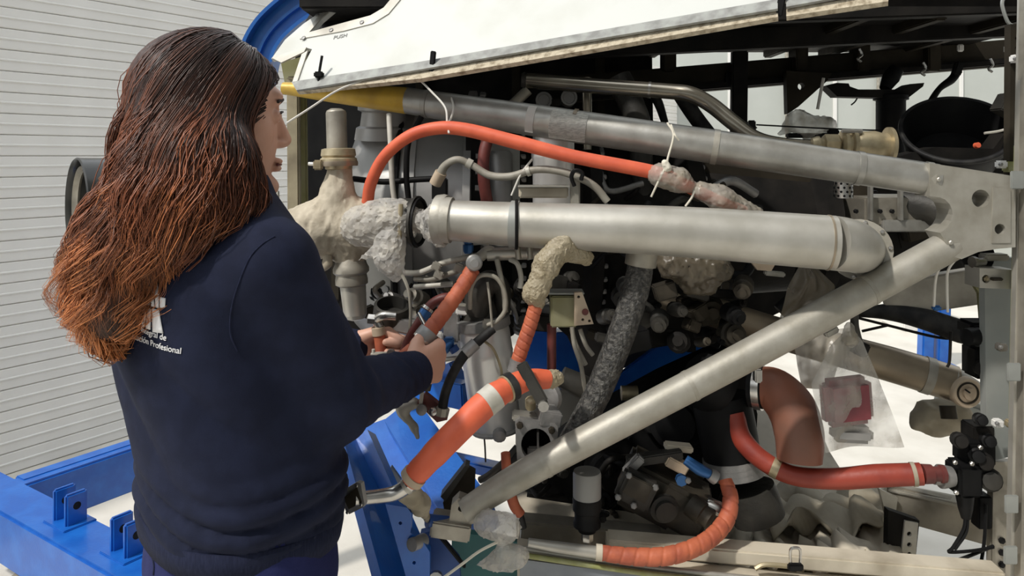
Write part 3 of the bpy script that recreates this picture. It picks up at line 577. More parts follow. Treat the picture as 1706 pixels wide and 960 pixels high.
crumple('film', [((698, 368, 1.60), (715, 370, 1.57), 20, 17), ((715, 370, 1.57), (732, 364, 1.54), 17, 27), ((725, 385, 1.55), (735, 402, 1.54), 22, 12)], 'film', t, h=.0032, amp=.009, freq=85, k=.012, seed=21)

t = thing('stainless_tube', 'bent stainless bleed tube running above the main strut', 'pipe', (1130, 160, 1.85))
_, sp_ = tube('tube_body', [(878, 134, 1.95), (1000, 144, 1.9), (1110, 152, 1.86), (1150, 157, 1.84), (1185, 175, 1.83), (1225, 207, 1.80), (1262, 231, 1.77), (1310, 239, 1.75), (1366, 241, 1.74)], [13, 13, 13, 13.5, 13.5, 13.5, 12, 9, 8], 'stainless', t, n=18)
band('collar', sp_, .42, .006, .0015, 'steel', t); lathe('end_cap', P(876, 134, 1.95), (-1, 0, .05), [(0, .021), (.004, .023), (.012, .018)], 'casedark', t, 18)
tube('strut_brace', [(880, 150, 1.95), (848, 180, 1.95), (836, 186, 1.95)], 9, 'strutdark', t, n=12)
t = thing('brass_valve', 'tarnished brass valve with flanged end on the stainless tube', 'valve', (1430, 262, 1.72))
ax = Vector((1, -.06, -.02)).normalized(); bo = P(1352, 240, 1.735)
lathe('gland', bo, ax, [(0, .014), (.012, .019), (.016, .019), (.018, .014), (.026, .014), (.028, .02), (.036, .02), (.038, .013)], 'brass', t, 20)
lathe('hex_nut', bo+ax*.028, ax, [(0, .024), (.03, .024), (.034, .02)], 'brass', t, 6)
lathe('coupling', bo+ax*.066, ax, [(0, .024), (.003, .034), (.010, .034), (.012, .026), (.02, .026), (.022, .036), (.030, .036), (.032, .028)], 'brass', t, 24)
lathe('valve_body', bo+ax*.096, ax, [(0, .026), (.012, .031), (.045, .033), (.06, .029), (.072, .029), (.074, .042), (.082, .042), (.084, .03)], 'brass', t, 28)
for dz in (.03, -.03): tube('clamp_bolt', [bo+ax*.06+Vector((0, -.02, dz)), bo+ax*.105+Vector((0, -.02, dz))], .005, 'steel', t, n=6, metric=True)

# ================================================================ hoses
def wobble(a, f=120.): return lambda i, an, s: 1+a*math.sin(s*f+math.cos(an))
def spiral(a, pitch): return lambda i, an, s: 1+a-a*2.6*math.exp(-(min((s/pitch+an/6.2832) % 1, 1-(s/pitch+an/6.2832) % 1)/.07)**2)
t = thing('orange_hose', 'long bright orange hose arching under the upper strut', 'hose', (760, 215, 1.58))
_, oh = tube('hose_body', [(612, 340, 1.66), (618, 305, 1.64), (640, 262, 1.62), (680, 228, 1.6), (725, 214, 1.59), (775, 216, 1.58), (860, 237, 1.56), (960, 262, 1.54), (1092, 288, 1.52), (1140, 308, 1.52), (1190, 332, 1.53), (1240, 352, 1.55)], [10, 10, 10, 10.5, 11, 11.5, 12, 11.5, 12, 11, 10, 9], 'orange', t, n=16)
lathe('end_ferrule', P(612, 336, 1.66), (0, 0, -1), [(0, .014), (.016, .0145), (.02, .012)], 'orangewrap', t, 14)
t = thing('hose_bag', 'clear bag knotted with string over the orange hose end', 'plastic bag', (1130, 300, 1.5))
crumple('bag_film', [((1100, 292, 1.51), (1130, 300, 1.51), 20, 20), ((1130, 300, 1.51), (1156, 314, 1.515), 19, 9)], 'bag', t, h=.003, amp=.004, freq=100, k=.01, seed=5)
tube('string', [(1112, 205, 1.52), (1122, 225, 1.50), (1113, 262, 1.49), (1110, 275, 1.49), (1098, 300, 1.49), (1085, 328, 1.5)], 1.8, 'string', t, n=6)
tube('string', [(1118, 208, 1.53), (1124, 224, 1.5), (1131, 234, 1.5)], 1.6, 'string', t, n=6)
crumple('knot', [((1108, 272, 1.49), (1112, 280, 1.49), 6, 7)], 'string', t, h=.0018, amp=.002, freq=300, k=.005)
t = thing('hose_bag', 'long cloudy bag sleeve over the hose tail just above the silver duct', 'plastic bag', (1210, 340, 1.5))
crumple('bag_film', [((1168, 318, 1.51), (1200, 330, 1.51), 15, 21), ((1200, 330, 1.51), (1262, 356, 1.52), 20, 10)], 'bag', t, h=.003, amp=.004, freq=95, k=.01, seed=15)
tube('tie', [(1160, 312, 1.505), (1152, 330, 1.50), (1142, 344, 1.5)], 2, 'string', t, n=6)

t = thing('signal_cable', 'grey ribbed cable drooping over the casing below the orange hose', 'cable', (870, 290, 1.6))
_, gc = tube('cable_body', [(730, 297, 1.62), (742, 276, 1.61), (762, 266, 1.6), (786, 275, 1.6), (815, 292, 1.59), (850, 294, 1.58), (890, 283, 1.57), (925, 284, 1.56), (960, 294, 1.55), (990, 310, 1.55), (1012, 336, 1.55)], [8, 7, 6, 6, 6.5, 6.5, 6.5, 6.5, 6.5, 6.5, 6.5], 'greyhose', t, n=10)
band('coupling', gc, .22, .012, .003, 'whitehose', t); band('coupling', gc, .55, .008, .0025, 'whitehose', t); band('coupling', gc, .0, .03, .003, 'pale', t)
tube('clip_loop', [(957, 310, 1.54), (952, 295, 1.535), (958, 284, 1.53), (970, 288, 1.53), (968, 300, 1.535)], 3.5, 'black', t, n=6)
t = thing('bracket', 'beige channel bracket with an upright behind the silver duct', 'bracket', (920, 330, 1.6))
box('channel', P(905, 320, 1.6), (.105, .035, .024), 'cream', t); box('channel_lip', P(905, 310, 1.585), (.108, .05, .004), 'alupale', t); box('upright', P(958, 312, 1.58), (.02, .02, .075), 'strut', t)
tube('lock_wire', [(887, 265, 1.57), (868, 290, 1.57), (852, 326, 1.57)], 2, 'wire', t, n=6)
t = thing('starter_duct', 'upright polished silver canister behind the grey cable', 'canister', (920, 330, 1.7))
lathe('body', P(922, 340, 1.7), (0, 0, 1), [(-.02, .047), (.1, .047), (.105, .05), (.115, .05), (.12, .047), (.16, .047), (.165, .03)], 'polished', t, 28)
t = thing('maroon_hose', 'upright maroon hose between the grey case and the silver canister', 'hose', (806, 330, 1.7))
tube('hose_body', [(814, 225, 1.70), (806, 260, 1.69), (806, 300, 1.69), (812, 340, 1.70)], 10, 'maroon', t, n=12)
t = thing('rubber_hose', 'thick dark grey hose rising behind the main strut', 'hose', (1050, 200, 2.0))
tube('hose_body', [(1030, 130, 2.0), (1052, 175, 1.98), (1066, 220, 1.96), (1070, 330, 1.96)], [22, 22, 20, 18], 'casedark', t, n=16)
t = thing('rubber_hose', 'black tube slanting down in front of the white far wall', 'hose', (1160, 200, 2.2))
tube('hose_body', [(1130, 150, 2.2), (1155, 190, 2.2), (1185, 230, 2.2)], [14, 13, 13], 'rubber', t, n=14); tube('hose_body', [(1080, 145, 2.25), (1096, 170, 2.25), (1108, 205, 2.25)], [8, 8, 6], 'rubber', t, n=12)
t = thing('pipe_stub', 'pair of round pipe stubs under the stainless tube', 'pipe', (925, 165, 2.0))
for px, py in ((906, 167), (948, 163)): lathe('stub', P(px, py, 2.0), (0, -1, .1), [(-.04, .02), (0, .02), (.002, .022), (.006, .022), (.006, .017), (.001, .015)], 'casegrey', t, 20)
tube('riser', [(978, 130, 1.98), (978, 250, 1.96)], 8, 'stainless', t, n=12); box('clip', P(927, 170, 1.98), (.025, .015, .02), 'dark', t)
t = thing('lock_wire', 'thin pale wire tied around the strut above the hose arch', 'wire', (745, 190, 1.7))
tube('wire_body', [(478, 205, 1.72), (520, 178, 1.71), (560, 152, 1.70), (600, 136, 1.69), (650, 124, 1.68), (690, 128, 1.66), (722, 156, 1.63), (742, 180, 1.60), (745, 205, 1.585), (748, 222, 1.57)], 1.8, 'wire', t, n=6)
tube('wire_loop', [(752, 163, 1.70), (756, 180, 1.67), (750, 200, 1.665), (744, 205, 1.68)], 1.8, 'wire', t, n=6)

# centre cluster of small lines
t = thing('fluid_line', 'three pale rigid fluid lines clipped together left of the eyelet hose', 'pipe', (740, 455, 1.58))
tube('line', [(672, 455, 1.6), (700, 454, 1.59), (740, 438, 1.57), (785, 428, 1.56), (800, 425, 1.56)], 5, 'whitehose', t, n=10)
tube('line', [(690, 464, 1.6), (720, 465, 1.59), (760, 452, 1.57), (792, 438, 1.56)], 5, 'greyhose', t, n=10)
tube('line', [(690, 478, 1.6), (720, 476, 1.59), (755, 473, 1.58)], 4.5, 'whitehose', t, n=10)
for px, py in ((727, 444), (765, 446), (731, 458)): box('clip', P(px, py, 1.565), (.02, .018, .018), 'strut', t, rot=(0, .4, 0))
tube('line', [(728, 450, 1.56), (735, 465, 1.56)], 4, 'strut', t, n=8)
t = thing('manifold_pipe', 'thick pale manifold pipe under the silver duct', 'pipe', (860, 425, 1.55))
_, mp_ = tube('pipe', [(812, 424, 1.56), (900, 421, 1.55), (925, 424, 1.55)], 11, 'alupale', t, n=16); band('ring', mp_, .6, .004, .002, 'steel', t)
tube('feed', [(800, 428, 1.56), (814, 418, 1.56), (824, 424, 1.56)], 9, 'whitehose', t, n=10); tube('feed', [(788, 405, 1.57), (805, 405, 1.57), (818, 418, 1.56)], 4, 'whitehose', t, n=8)
tube('drop_line', [(828, 433, 1.54), (834, 460, 1.53), (840, 490, 1.53), (842, 520, 1.53)], 4.5, 'greyhose', t, n=8); tube('drop_line', [(850, 432, 1.55), (862, 440, 1.54), (868, 462, 1.54), (866, 480, 1.54)], 4.5, 'whitehose', t, n=8)
lathe('blue_union', P(780, 408, 1.56), (0, 0, 1), [(-.018, .008), (-.012, .011), (0, .011), (.002, .008), (.01, .012), (.018, .012)], 'bluefit', t, 8)
t = thing('guide_wire', 'thin grey control wire dropping from the film tail', 'wire', (675, 500, 1.55))
tube('wire_body', [(666, 450, 1.56), (680, 482, 1.55), (684, 520, 1.55), (682, 560, 1.56)], 3, 'greyhose', t, n=6)

t = thing('orange_hose', 'ribbed orange hose with an eyelet top, slanting down to the woman\'s hand', 'hose', (690, 575, 1.45))
_, h2 = tube('hose_body', [(788, 448, 1.52), (765, 485, 1.50), (730, 533, 1.47), (692, 580, 1.45), (660, 606, 1.46), (620, 640, 1.49)], [12, 12.5, 13, 13, 13, 12], 'orangewrap', t, n=20, sub=30, fn=spiral(.05, .022))
band('clamp', h2, .50, .022, .005, 'castgrey', t, 20, .001); band('clamp_edge', h2, .535, .005, .006, 'steel', t, 20)
lathe('eyelet', P(790, 438, 1.50), (.1, -1, .05), [(-.014, .016), (0, .017), (.003, .014), (.006, .014), (.008, .008), (.014, .008)], 'casegrey', t, 18)
t = thing('maroon_hose', 'thin maroon hose with a blue sleeve looping behind the ribbed hose', 'hose', (690, 560, 1.53))
_, mh = tube('hose_body', [(765, 500, 1.54), (742, 496, 1.53), (718, 508, 1.53), (700, 535, 1.52), (682, 565, 1.52), (668, 600, 1.53)], 8, 'maroon', t, n=12)
band('sleeve', mh, .45, .018, .003, 'bluefit', t); band('sleeve_ring', mh, .38, .006, .003, 'steel', t)
t = thing('orange_hose', 'short upright orange hose with silver end fittings at the woman\'s sleeve', 'hose', (634, 600, 1.55))
_, h3 = tube('hose_body', [(630, 548, 1.55), (634, 575, 1.55), (638, 612, 1.55)], 9.5, 'orangewrap', t, n=14)
band('ferrule', h3, .06, .016, .002, 'pale', t)
tube('elbow_fitting', [(633, 545, 1.55), (628, 533, 1.55), (640, 526, 1.54), (660, 527, 1.54)], [8, 8, 8, 7], 'steel', t, n=12); lathe('nut', P(620, 532, 1.55), (-1, 0, .1), [(-.01, .011), (.008, .011), (.01, .008)], 'steel', t, 6)
box('clip_bar', P(636, 590, 1.53), (.045, .01, .008), 'whitehose', t); lathe('clip_bolt', P(652, 588, 1.53), (0, -1, 0), [(0, .009), (.01, .009)], 'castgrey', t, 8)
tube('clip_stay', [(622, 582, 1.53), (622, 612, 1.53)], 3, 'whitehose', t, n=6)
t = thing('black_cup', 'black round cup housing left of the slanting orange hose', 'housing', (650, 520, 1.6))
lathe('cup', P(652, 528, 1.62), (.1, -.35, 1), [(-.02, .035), (0, .04), (.03, .038), (.032, .032), (.005, .03)], 'casedark', t, 26); box('arm', P(665, 540, 1.6), (.07, .03, .03), 'castgrey', t, rot=(0, .2, 0))

t = thing('silver_canister', 'polished silver filter canister hanging under the engine', 'canister', (825, 715, 1.6))
ca = (P(828, 716, 1.58)-P(806, 545, 1.58)).normalized()
lathe('body', P(806, 545, 1.60), ca, [(-.012, .050), (0, .052), (.01, .054), (.05, .055), (.055, .056), (.06, .055), (.2, .0535), (.212, .050), (.222, .035), (.225, .012)], 'polished', t, 36)
lathe('top_band', P(805, 538, 1.60), ca, [(-.012, .054), (-.010, .058), (.008, .058), (.010, .054)], 'castgrey', t, 32); box('band_clasp', P(812, 540, 1.535), (.02, .014, .02), 'strut', t)
lathe('neck', P(803, 530, 1.61), -ca, [(0, .045), (.03, .04), (.06, .032), (.07, .025)], 'casedark', t, 24)
lathe('bottom_rim', P(829, 712, 1.60), ca, [(-.004, .052), (0, .056), (.004, .056), (.006, .05)], 'castgrey', t, 32); lathe('drain_knob', P(832, 722, 1.55), (0, -1, -.3), [(0, .014), (.012, .014), (.016, .008)], 'castgrey', t, 12)
tube('drain_wire', [(806, 722, 1.6), (808, 745, 1.6), (809, 770, 1.6)], 1.5, 'darkbrown', t, n=6); tube('base_arm', [(850, 715, 1.6), (880, 720, 1.6), (900, 724, 1.6)], 7, 'castgrey', t, n=8)
tube('side_lead', [(806, 568, 1.535), (822, 582, 1.53), (834, 612, 1.53), (836, 628, 1.54)], 2.5, 'brass', t, n=6)
t = thing('white_block', 'white sunlit terminal block above the silver canister', 'block', (788, 515, 1.62))
box('block', P(778, 515, 1.60), (.045, .04, .022), 'white', t, rot=(0, .1, 0)); box('lid_strip', P(778, 507, 1.595), (.048, .042, .005), 'alupale', t, rot=(0, .1, 0))
t = thing('rubber_hose', 'grey rubber elbow hose above the silver canister', 'hose', (810, 500, 1.58))
tube('hose_body', [(795, 520, 1.58), (800, 490, 1.57), (815, 470, 1.57), (835, 480, 1.58), (838, 520, 1.6)], [20, 21, 20, 15, 12], 'casedark', t, n=18)
t = thing('loop_cable', 'thin grey cable looping around the canister\'s neck', 'cable', (830, 520, 1.52))
tube('cable_body', [(783, 515, 1.53), (785, 480, 1.52), (800, 460, 1.52), (825, 462, 1.52), (840, 485, 1.52), (842, 515, 1.52), (828, 535, 1.52), (812, 542, 1.525)], 3.8, 'greyhose', t, n=8)
tube('cable_body', [(812, 470, 1.515), (816, 500, 1.51), (820, 545, 1.515)], 2.2, 'greyhose', t, n=6)
t = thing('drain_hose', 'dark grey drain hose curving down to a maroon bracket', 'hose', (740, 690, 1.5))
_, dh = tube('hose_body', [(822, 548, 1.52), (800, 566, 1.51), (775, 590, 1.50), (755, 622, 1.49), (742, 655, 1.49), (736, 688, 1.49)], [7, 8, 8.5, 8, 8, 8], 'greyrub' if 'greyrub' in MATS else 'rubber', t, n=12)
band('fitting', dh, .3, .03, .0025, 'castgrey', t); band('fitting', dh, .985, .016, .003, 'strut', t, 8)
t = thing('foot_bracket', 'dark maroon bracket with bolt heads at the drain hose end', 'bracket', (720, 690, 1.5))
plate('plate', [(695, 672), (708, 656), (748, 688), (745, 700), (728, 704)], 1.5, .02, 'maroon', t); lathe('bolt', P(703, 682, 1.49), (0, -1, .1), [(0, .011), (.008, .011), (.009, .007)], 'castgrey', t, 12)
lathe('bolt', P(722, 685, 1.485), (0, -1, .2), [(0, .009), (.012, .008), (.014, .005)], 'steel', t, 12)
plate('white_bar', [(697, 678), (702, 636), (708, 638), (703, 680)], 1.488, .008, 'whitehose', t)
t = thing('hanging_joint', 'grimy cream swivel joint hanging below the woman\'s forearm', 'joint', (680, 690, 1.5))
crumple('body', [((668, 682, 1.52), (690, 672, 1.52), 9, 9), ((672, 690, 1.52), (690, 712, 1.52), 8, 6), ((690, 712, 1.52), (696, 728, 1.52), 5, 4)], 'strut', t, h=.003, amp=.002, freq=90, k=.01)
t = thing('blue_valve', 'blue-handled drain valve under a grey block', 'valve', (745, 580, 1.6))
box('block', P(753, 543, 1.6), (.034, .03, .065), 'castgrey', t); box('white_tag', P(728, 561, 1.58), (.026, .012, .02), 'white', t); box('valve_body', P(748, 570, 1.58), (.022, .022, .02), 'bluefit', t)
tube('handle', [(752, 572, 1.575), (742, 582, 1.57), (733, 592, 1.565)], [6, 8, 6], 'bluefit', t, n=10); tube('knob', [(754, 578, 1.57), (759, 586, 1.57)], 8, 'darkblue', t, n=12)
tube('stem', [(735, 600, 1.6), (765, 596, 1.6)], 4, 'whitehose', t, n=8)

t = thing('paper_wrap', 'tan paper and film hood over the top of a maroon hose', 'wrap', (920, 440, 1.45))
crumple('hood', [((940, 402, 1.46), (912, 440, 1.45), 17, 21), ((912, 440, 1.45), (892, 490, 1.45), 20, 19), ((892, 490, 1.45), (896, 508, 1.45), 19, 8), ((935, 412, 1.47), (975, 428, 1.49), 22, 14)], 'kraft', t, h=.003, amp=.005, freq=65, k=.014, seed=31)
t = thing('maroon_hose', 'banded brick-red hose hanging from the tan wrapped hood', 'hose', (865, 600, 1.45))
_, h4 = tube('hose_body', [(894, 505, 1.45), (882, 545, 1.45), (868, 585, 1.45), (860, 612, 1.45)], 11.5, 'orangewrap', t, n=18, sub=36, fn=spiral(.05, .015))
band('ferrule', h4, .98, .024, .002, 'castgrey', t); lathe('tee', P(856, 622, 1.45), (-.2, 0, -1), [(0, .013), (.012, .015), (.014, .011), (.026, .011)], 'strut', t, 12)
t = thing('lever_arm', 'dark flat lever slanting over the big orange hose', 'lever', (890, 640, 1.38))
beam('lever', (868, 605, 1.37), (905, 672, 1.36), .008, .022, 'casedark', t, up=(1, 0, .5)); lathe('pivot', P(905, 675, 1.36), (0, -1, 0), [(-.01, .010), (.01, .010)], 'steel', t, 10)

t = thing('orange_hose', 'fat bright orange hose lying across the blue stand in front', 'hose', (760, 730, 1.3))
_, h5 = tube('hose_body', [(682, 803, 1.29), (700, 782, 1.29), (750, 730, 1.31), (812, 670, 1.34), (850, 645, 1.37), (880, 633, 1.39), (912, 632, 1.41)], [17, 20, 23, 22.5, 20, 17, 16], 'orange', t, n=24, sub=10, fn=lambda i, a, s: 1+.025*math.sin(s*95+2*math.sin(a*2+s*40)))
band('white_tape', h5, .60, .026, .0012, 'whitehose', t, 24); band('black_clamp', h5, .745, .014, .004, 'rubber', t, 24); band('clamp_screw_band', h5, .72, .006, .003, 'brass', t, 24); band('crimp', h5, .035, .012, .003, 'pale', t, 24)
crumple('paper_end', [((915, 632, 1.41), (925, 630, 1.42), 15, 14)], 'kraft', t, h=.003, amp=.003, freq=90, k=.01)
_, el = tube('metal_elbow', [(692, 797, 1.29), (676, 812, 1.29), (655, 823, 1.29), (625, 828, 1.28), (592, 831, 1.27)], [12, 12, 12, 11, 11], 'steel', t, n=18)
band('hex_collar', el, .06, .018, .003, 'steel', t, 8); band('hex_collar', el, .16, .010, .002, 'alupale', t, 12)
fp = Plane((566, 822, 1.285), (600, 806, 1.255), (582, 858, 1.28))
plate('flange', [(567, 826), (569, 819), (594, 804), (601, 806), (607, 840), (604, 846), (582, 857), (576, 852)], fp, .008, 'castgrey', t); plate('flange_face', [(572, 830), (594, 812), (602, 838), (581, 849)], Plane((566, 822, 1.283), (600, 806, 1.253), (582, 858, 1.278)), .002, 'darkbrown', t)
bolts('flange_rivet', [fp.at(*p)+fp.n*.001 for p in ((571, 823), (596, 808), (603, 840), (580, 853))], .003, .003, fp.n, 'steel', t)
t = thing('rag', 'crumpled grimy rag hanging below the orange hose coupling', 'rag', (700, 860, 1.4))
crumple('cloth', [((680, 815, 1.33), (700, 840, 1.36), 14, 16), ((700, 840, 1.36), (714, 868, 1.40), 12, 4), ((670, 826, 1.34), (690, 835, 1.36), 8, 10)], 'tan', t, h=.0035, amp=.006, freq=70, k=.015, seed=41)
t = thing('duct_stub', 'dark capped duct stub beyond the orange hose end', 'duct', (950, 640, 1.6))
tube('stub', [(935, 628, 1.58), (965, 642, 1.58), (985, 650, 1.6)], [18, 20, 18], 'casedark', t, n=18); lathe('cap', P(915, 660, 1.56), (-.6, -.8, 0), [(0, .032), (.01, .03), (.015, .02)], 'castgrey', t, 18)
t = thing('maroon_hose', 'dark maroon hose standing between the two blue posts', 'hose', (918, 600, 1.6))
tube('hose_body', [(919, 540, 1.6), (919, 620, 1.6)], 8, 'maroon', t, n=12)
t = thing('control_box', 'yellow-green box with a pale triangular cover plate', 'box', (955, 540, 1.55))
box('body', P(938, 515, 1.58), (.055, .06, .065), 'olive', t); box('top_lip', P(942, 486, 1.57), (.075, .05, .004), 'zinc', t)
plate('cover', [(957, 488), (970, 487), (989, 540), (957, 543)], 1.535, .012, 'pale', t, holes=[circ(964, 495, 2.5, 8), circ(971, 533, 2.5, 8), circ(982, 535, 2.5, 8)]); lathe('red_plug', P(975, 520, 1.535), (0, -1, 0), [(0, .007), (.003, .006)], 'maroon', t, 12)
t = thing('breather_line', 'three thin white breather lines curving down below the pale plate', 'hose', (965, 600, 1.55))
for pts in ([(953, 545, 1.55), (957, 575, 1.55), (968, 610, 1.55), (976, 660, 1.56)], [(952, 548, 1.57), (960, 575, 1.57), (976, 608, 1.57)], [(966, 548, 1.56), (976, 575, 1.56), (988, 592, 1.56)]): tube('line', pts, 3.8, 'greyhose', t, n=8)
t = thing('braided_hose', 'thick black braided hose dropping from the silver duct', 'hose', (1010, 600, 1.5))
_, bh = tube('hose_body', [(1070, 420, 1.52), (1060, 480, 1.52), (1034, 560, 1.51), (998, 650, 1.50), (968, 705, 1.48), (940, 742, 1.47)], [21, 22, 22.5, 22, 20, 15], 'braid', t, n=24, sub=16, fn=lambda i, a, s: 1+.025*math.sin(s*420+a*3)*math.sin(s*420-a*3))
band('cuff', bh, .03, .03, .006, 'strutdark', t, 20)
t = thing('throttle_flange', 'square cast grey flange with a round bore below the canister', 'valve', (895, 780, 1.55))
plate('face', [(858, 702), (866, 697), (925, 706), (930, 712), (926, 775), (920, 784), (868, 782), (862, 776)], 1.47, .02, 'castgrey', t, holes=[circ(893, 742, 25, 24, 28)])
lathe('barrel', P(895, 741, 1.50), (.05, 1, 0), [(0, .042), (.08, .042), (.08, .034), (0, .032)], 'casedark', t, 28, cap=False); lathe('bore_plate', P(896, 741, 1.54), (0, 1, 0), [(0, .033), (.004, .033)], 'dark', t, 24)
box('vane', P(896, 742, 1.505), (.004, .02, .06), 'castgrey', t); box('vane', P(893, 752, 1.505), (.035, .01, .02), 'castgrey', t)
bolts('corner_bolt', [P(x, y, 1.468) for x, y in ((866, 708), (919, 716), (868, 772), (918, 772))], .007, .008, (0, -1, 0), 'darkbrown', t)
box('top_block', P(878, 694, 1.5), (.06, .04, .012), 'alupale', t, rot=(0, .1, 0)); box('actuator', P(912, 692, 1.5), (.045, .06, .03), 'castgrey', t, rot=(0, .2, .2)); lathe('actuator_cap', P(884, 678, 1.5), (0, -.6, 1), [(0, .011), (.02, .011), (.024, .006)], 'brass', t, 14)
t = thing('orange_hose', 'stub of orange hose showing behind the truss foot', 'hose', (850, 850, 1.5))
tube('hose_body', [(842, 755, 1.5), (846, 800, 1.5), (856, 840, 1.5), (868, 858, 1.5)], [8, 9, 9, 8], 'orangewrap', t, n=12)
tube('tail', [(866, 856, 1.5), (872, 880, 1.5)], 6, 'rubber', t, n=8)
t = thing('rubber_hose', 'grey-black hose bundle behind the truss foot', 'hose', (820, 810, 1.55))
for dx in (0, 12, 24): tube('hose_body', [(800+dx, 800, 1.55), (815+dx, 792, 1.54), (840+dx, 770, 1.54), (862+dx, 745, 1.55)], 6, 'rubber' if dx else 'casedark', t, n=8)
t = thing('tied_bag', 'crumpled clear plastic bag tied at the truss foot', 'plastic bag', (840, 900, 1.38))
crumple('bag_upper', [((812, 872, 1.38), (842, 880, 1.37), 22, 24), ((842, 880, 1.37), (838, 900, 1.37), 20, 8)], 'film', t, h=.003, amp=.007, freq=70, k=.012, seed=51)
crumple('bag_skirt', [((838, 902, 1.37), (845, 928, 1.37), 10, 22), ((825, 935, 1.37), (865, 928, 1.36), 12, 16), ((800, 940, 1.37), (825, 938, 1.37), 4, 12)], 'film', t, h=.003, amp=.007, freq=70, k=.012, seed=53)
tube('tie_string', [(836, 900, 1.36), (800, 918, 1.34), (770, 940, 1.32), (740, 962, 1.31)], 2.4, 'string', t, n=6)
# ================================================================ lower right and right side
t = thing('drain_bottle', 'grey sampling bottle with a black cap standing upside down on a fitting', 'bottle', (978, 900, 1.55))
bx = P(978, 800, 1.52)
lathe('bottle_body', bx, (0, 0, -1), [(-.02, .018), (-.018, .027), (-.012, .0285), (.035, .0285), (.036, .027)], 'bottle', t, 28)
lathe('black_collar', bx, (0, 0, -1), [(.034, .0295), (.06, .029), (.062, .026), (.08, .025), (.085, .028), (.092, .028), (.095, .02), (.103, .018)], 'black', t, 24)
lathe('fitting', bx, (0, 0, -1), [(.1, .010), (.104, .0125), (.122, .0125), (.126, .008), (.15, .008)], 'steel', t, 6); box('side_tab', P(1003, 862, 1.55), (.016, .02, .016), 'black', t)
t = thing('fuel_pump', 'grimy dark brown fuel pump housing with bolted cover', 'pump', (1120, 860, 1.6))
R = (0, .42, -.2)
box('housing', P(1085, 810, 1.66), (.13, .12, .10), 'pump', t, rot=R, bev=.008); box('cover', P(1060, 815, 1.57), (.075, .03, .065), 'casedark', t, rot=R, bev=.006); box('cover_recess', P(1062, 815, 1.552), (.052, .006, .042), 'pump', t, rot=R)
box('housing', P(1135, 835, 1.64), (.11, .12, .09), 'pump', t, rot=R, bev=.008); lathe('outlet', P(1150, 840, 1.58), (.7, -.6, -.4), [(0, .024), (.03, .024), (.032, .02), (.05, .02), (.052, .014)], 'pump', t, 18)
lathe('port', P(1105, 845, 1.575), (.1, -1, -.1), [(0, .03), (.01, .03), (.012, .022), (.022, .022), (.023, .015)], 'casedark', t, 20)
box('top_arm', P(1090, 762, 1.62), (.12, .03, .02), 'casedark', t, rot=(0, -.15, 0)); box('pale_pad', P(1130, 745, 1.64), (.06, .03, .014), 'cream', t, rot=(0, .1, 0)); box('arm', P(1055, 775, 1.6), (.05, .02, .02), 'castgrey', t, rot=(0, -.8, 0))
box('gasket_block', P(1125, 772, 1.62), (.05, .04, .022), 'pale', t, rot=(0, .5, 0))
tube('blue_connector', [(1142, 766, 1.56), (1165, 782, 1.55), (1182, 790, 1.55)], [8, 10, 8], 'bluefit', t, n=12); lathe('blue_nut', P(1134, 798, 1.56), (0, -1, 0), [(0, .012), (.01, .012)], 'bluefit', t, 8)
lathe('connector_end', P(1182, 790, 1.55), (.8, 0, -.5), [(0, .012), (.008, .014), (.016, .014), (.018, .008)], 'castgrey', t, 14)
bolts('bolt', [P(x, y, 1.555) for x, y in ((1048, 792), (1092, 812), (1056, 842), (1030, 828), (1172, 858), (1146, 800))], .007, .008, (-.2, -1, .2), 'castgrey', t)
lathe('steel_barrel', P(1176, 840, 1.58), (1, -.2, -.35), [(0, .014), (.004, .016), (.03, .016), (.033, .012), (.04, .012)], 'steel', t, 16)
t = thing('intake_hose', 'wide black intake hose with ribbed clamp bands', 'hose', (1210, 800, 1.75))
_, ih = tube('hose_body', [(1200, 660, 1.75), (1212, 720, 1.74), (1225, 790, 1.73)], [48, 48, 46], 'black', t, n=28)
for k in range(3): band('clamp_band', ih, .82+k*.07, .014, .004, 'castgrey', t, 28)
lathe('flange_box', P(1252, 828, 1.73), (.35, -.1, -1), [(-.02, .06), (.0, .062), (.05, .06), (.055, .05)], 'casedark', t, 26)
lathe('hose_mouth', P(1190, 640, 1.74), (-.6, -.3, .4), [(0, .07), (.03, .068), (.05, .055)], 'black', t, 26)
t = thing('wrapped_hose', 'brick-orange tape-wrapped hose curling up from the pan\'s lip', 'hose', (1150, 915, 1.5))
_, wh = tube('hose_body', [(998, 921, 1.47), (1060, 928, 1.465), (1120, 925, 1.465), (1175, 903, 1.49), (1209, 868, 1.53), (1217, 830, 1.55), (1208, 800, 1.57)], [11.5, 13.5, 14, 13.5, 13.5, 12.5, 11], 'orangewrap', t, n=20, sub=34, fn=spiral(.05, .026))
band('cream_end', wh, .0, .012, .002, 'cream', t); tube('feed_pipe', [(880, 904, 1.47), (930, 912, 1.47), (995, 921, 1.47)], [7, 9, 10], 'alupale', t, n=14)
t = thing('red_hose', 'dark red hose snaking from the intake to the black connector', 'hose', (1400, 795, 1.6))
_, rh = tube('hose_body', [(1222, 690, 1.70), (1235, 730, 1.68), (1268, 765, 1.65), (1320, 792, 1.62), (1390, 798, 1.60), (1460, 793, 1.58), (1535, 790, 1.56)], [18, 17, 16, 15.5, 17, 18.5, 18], 'redhose', t, n=22, sub=10)
band('tape', rh, .33, .016, .001, 'brass', t, 22); band('tape', rh, .965, .008, .0015, 'tan', t, 22); lathe('connector_sleeve', P(1536, 790, 1.56), (1, -.05, .02), [(0, .02), (.02, .019), (.022, .015), (.035, .015), (.037, .018), (.045, .018)], 'maroon', t, 18)
t = thing('air_duct_elbow', 'rust-orange flexible duct elbow with a steel clamp', 'duct', (1330, 770, 1.65))
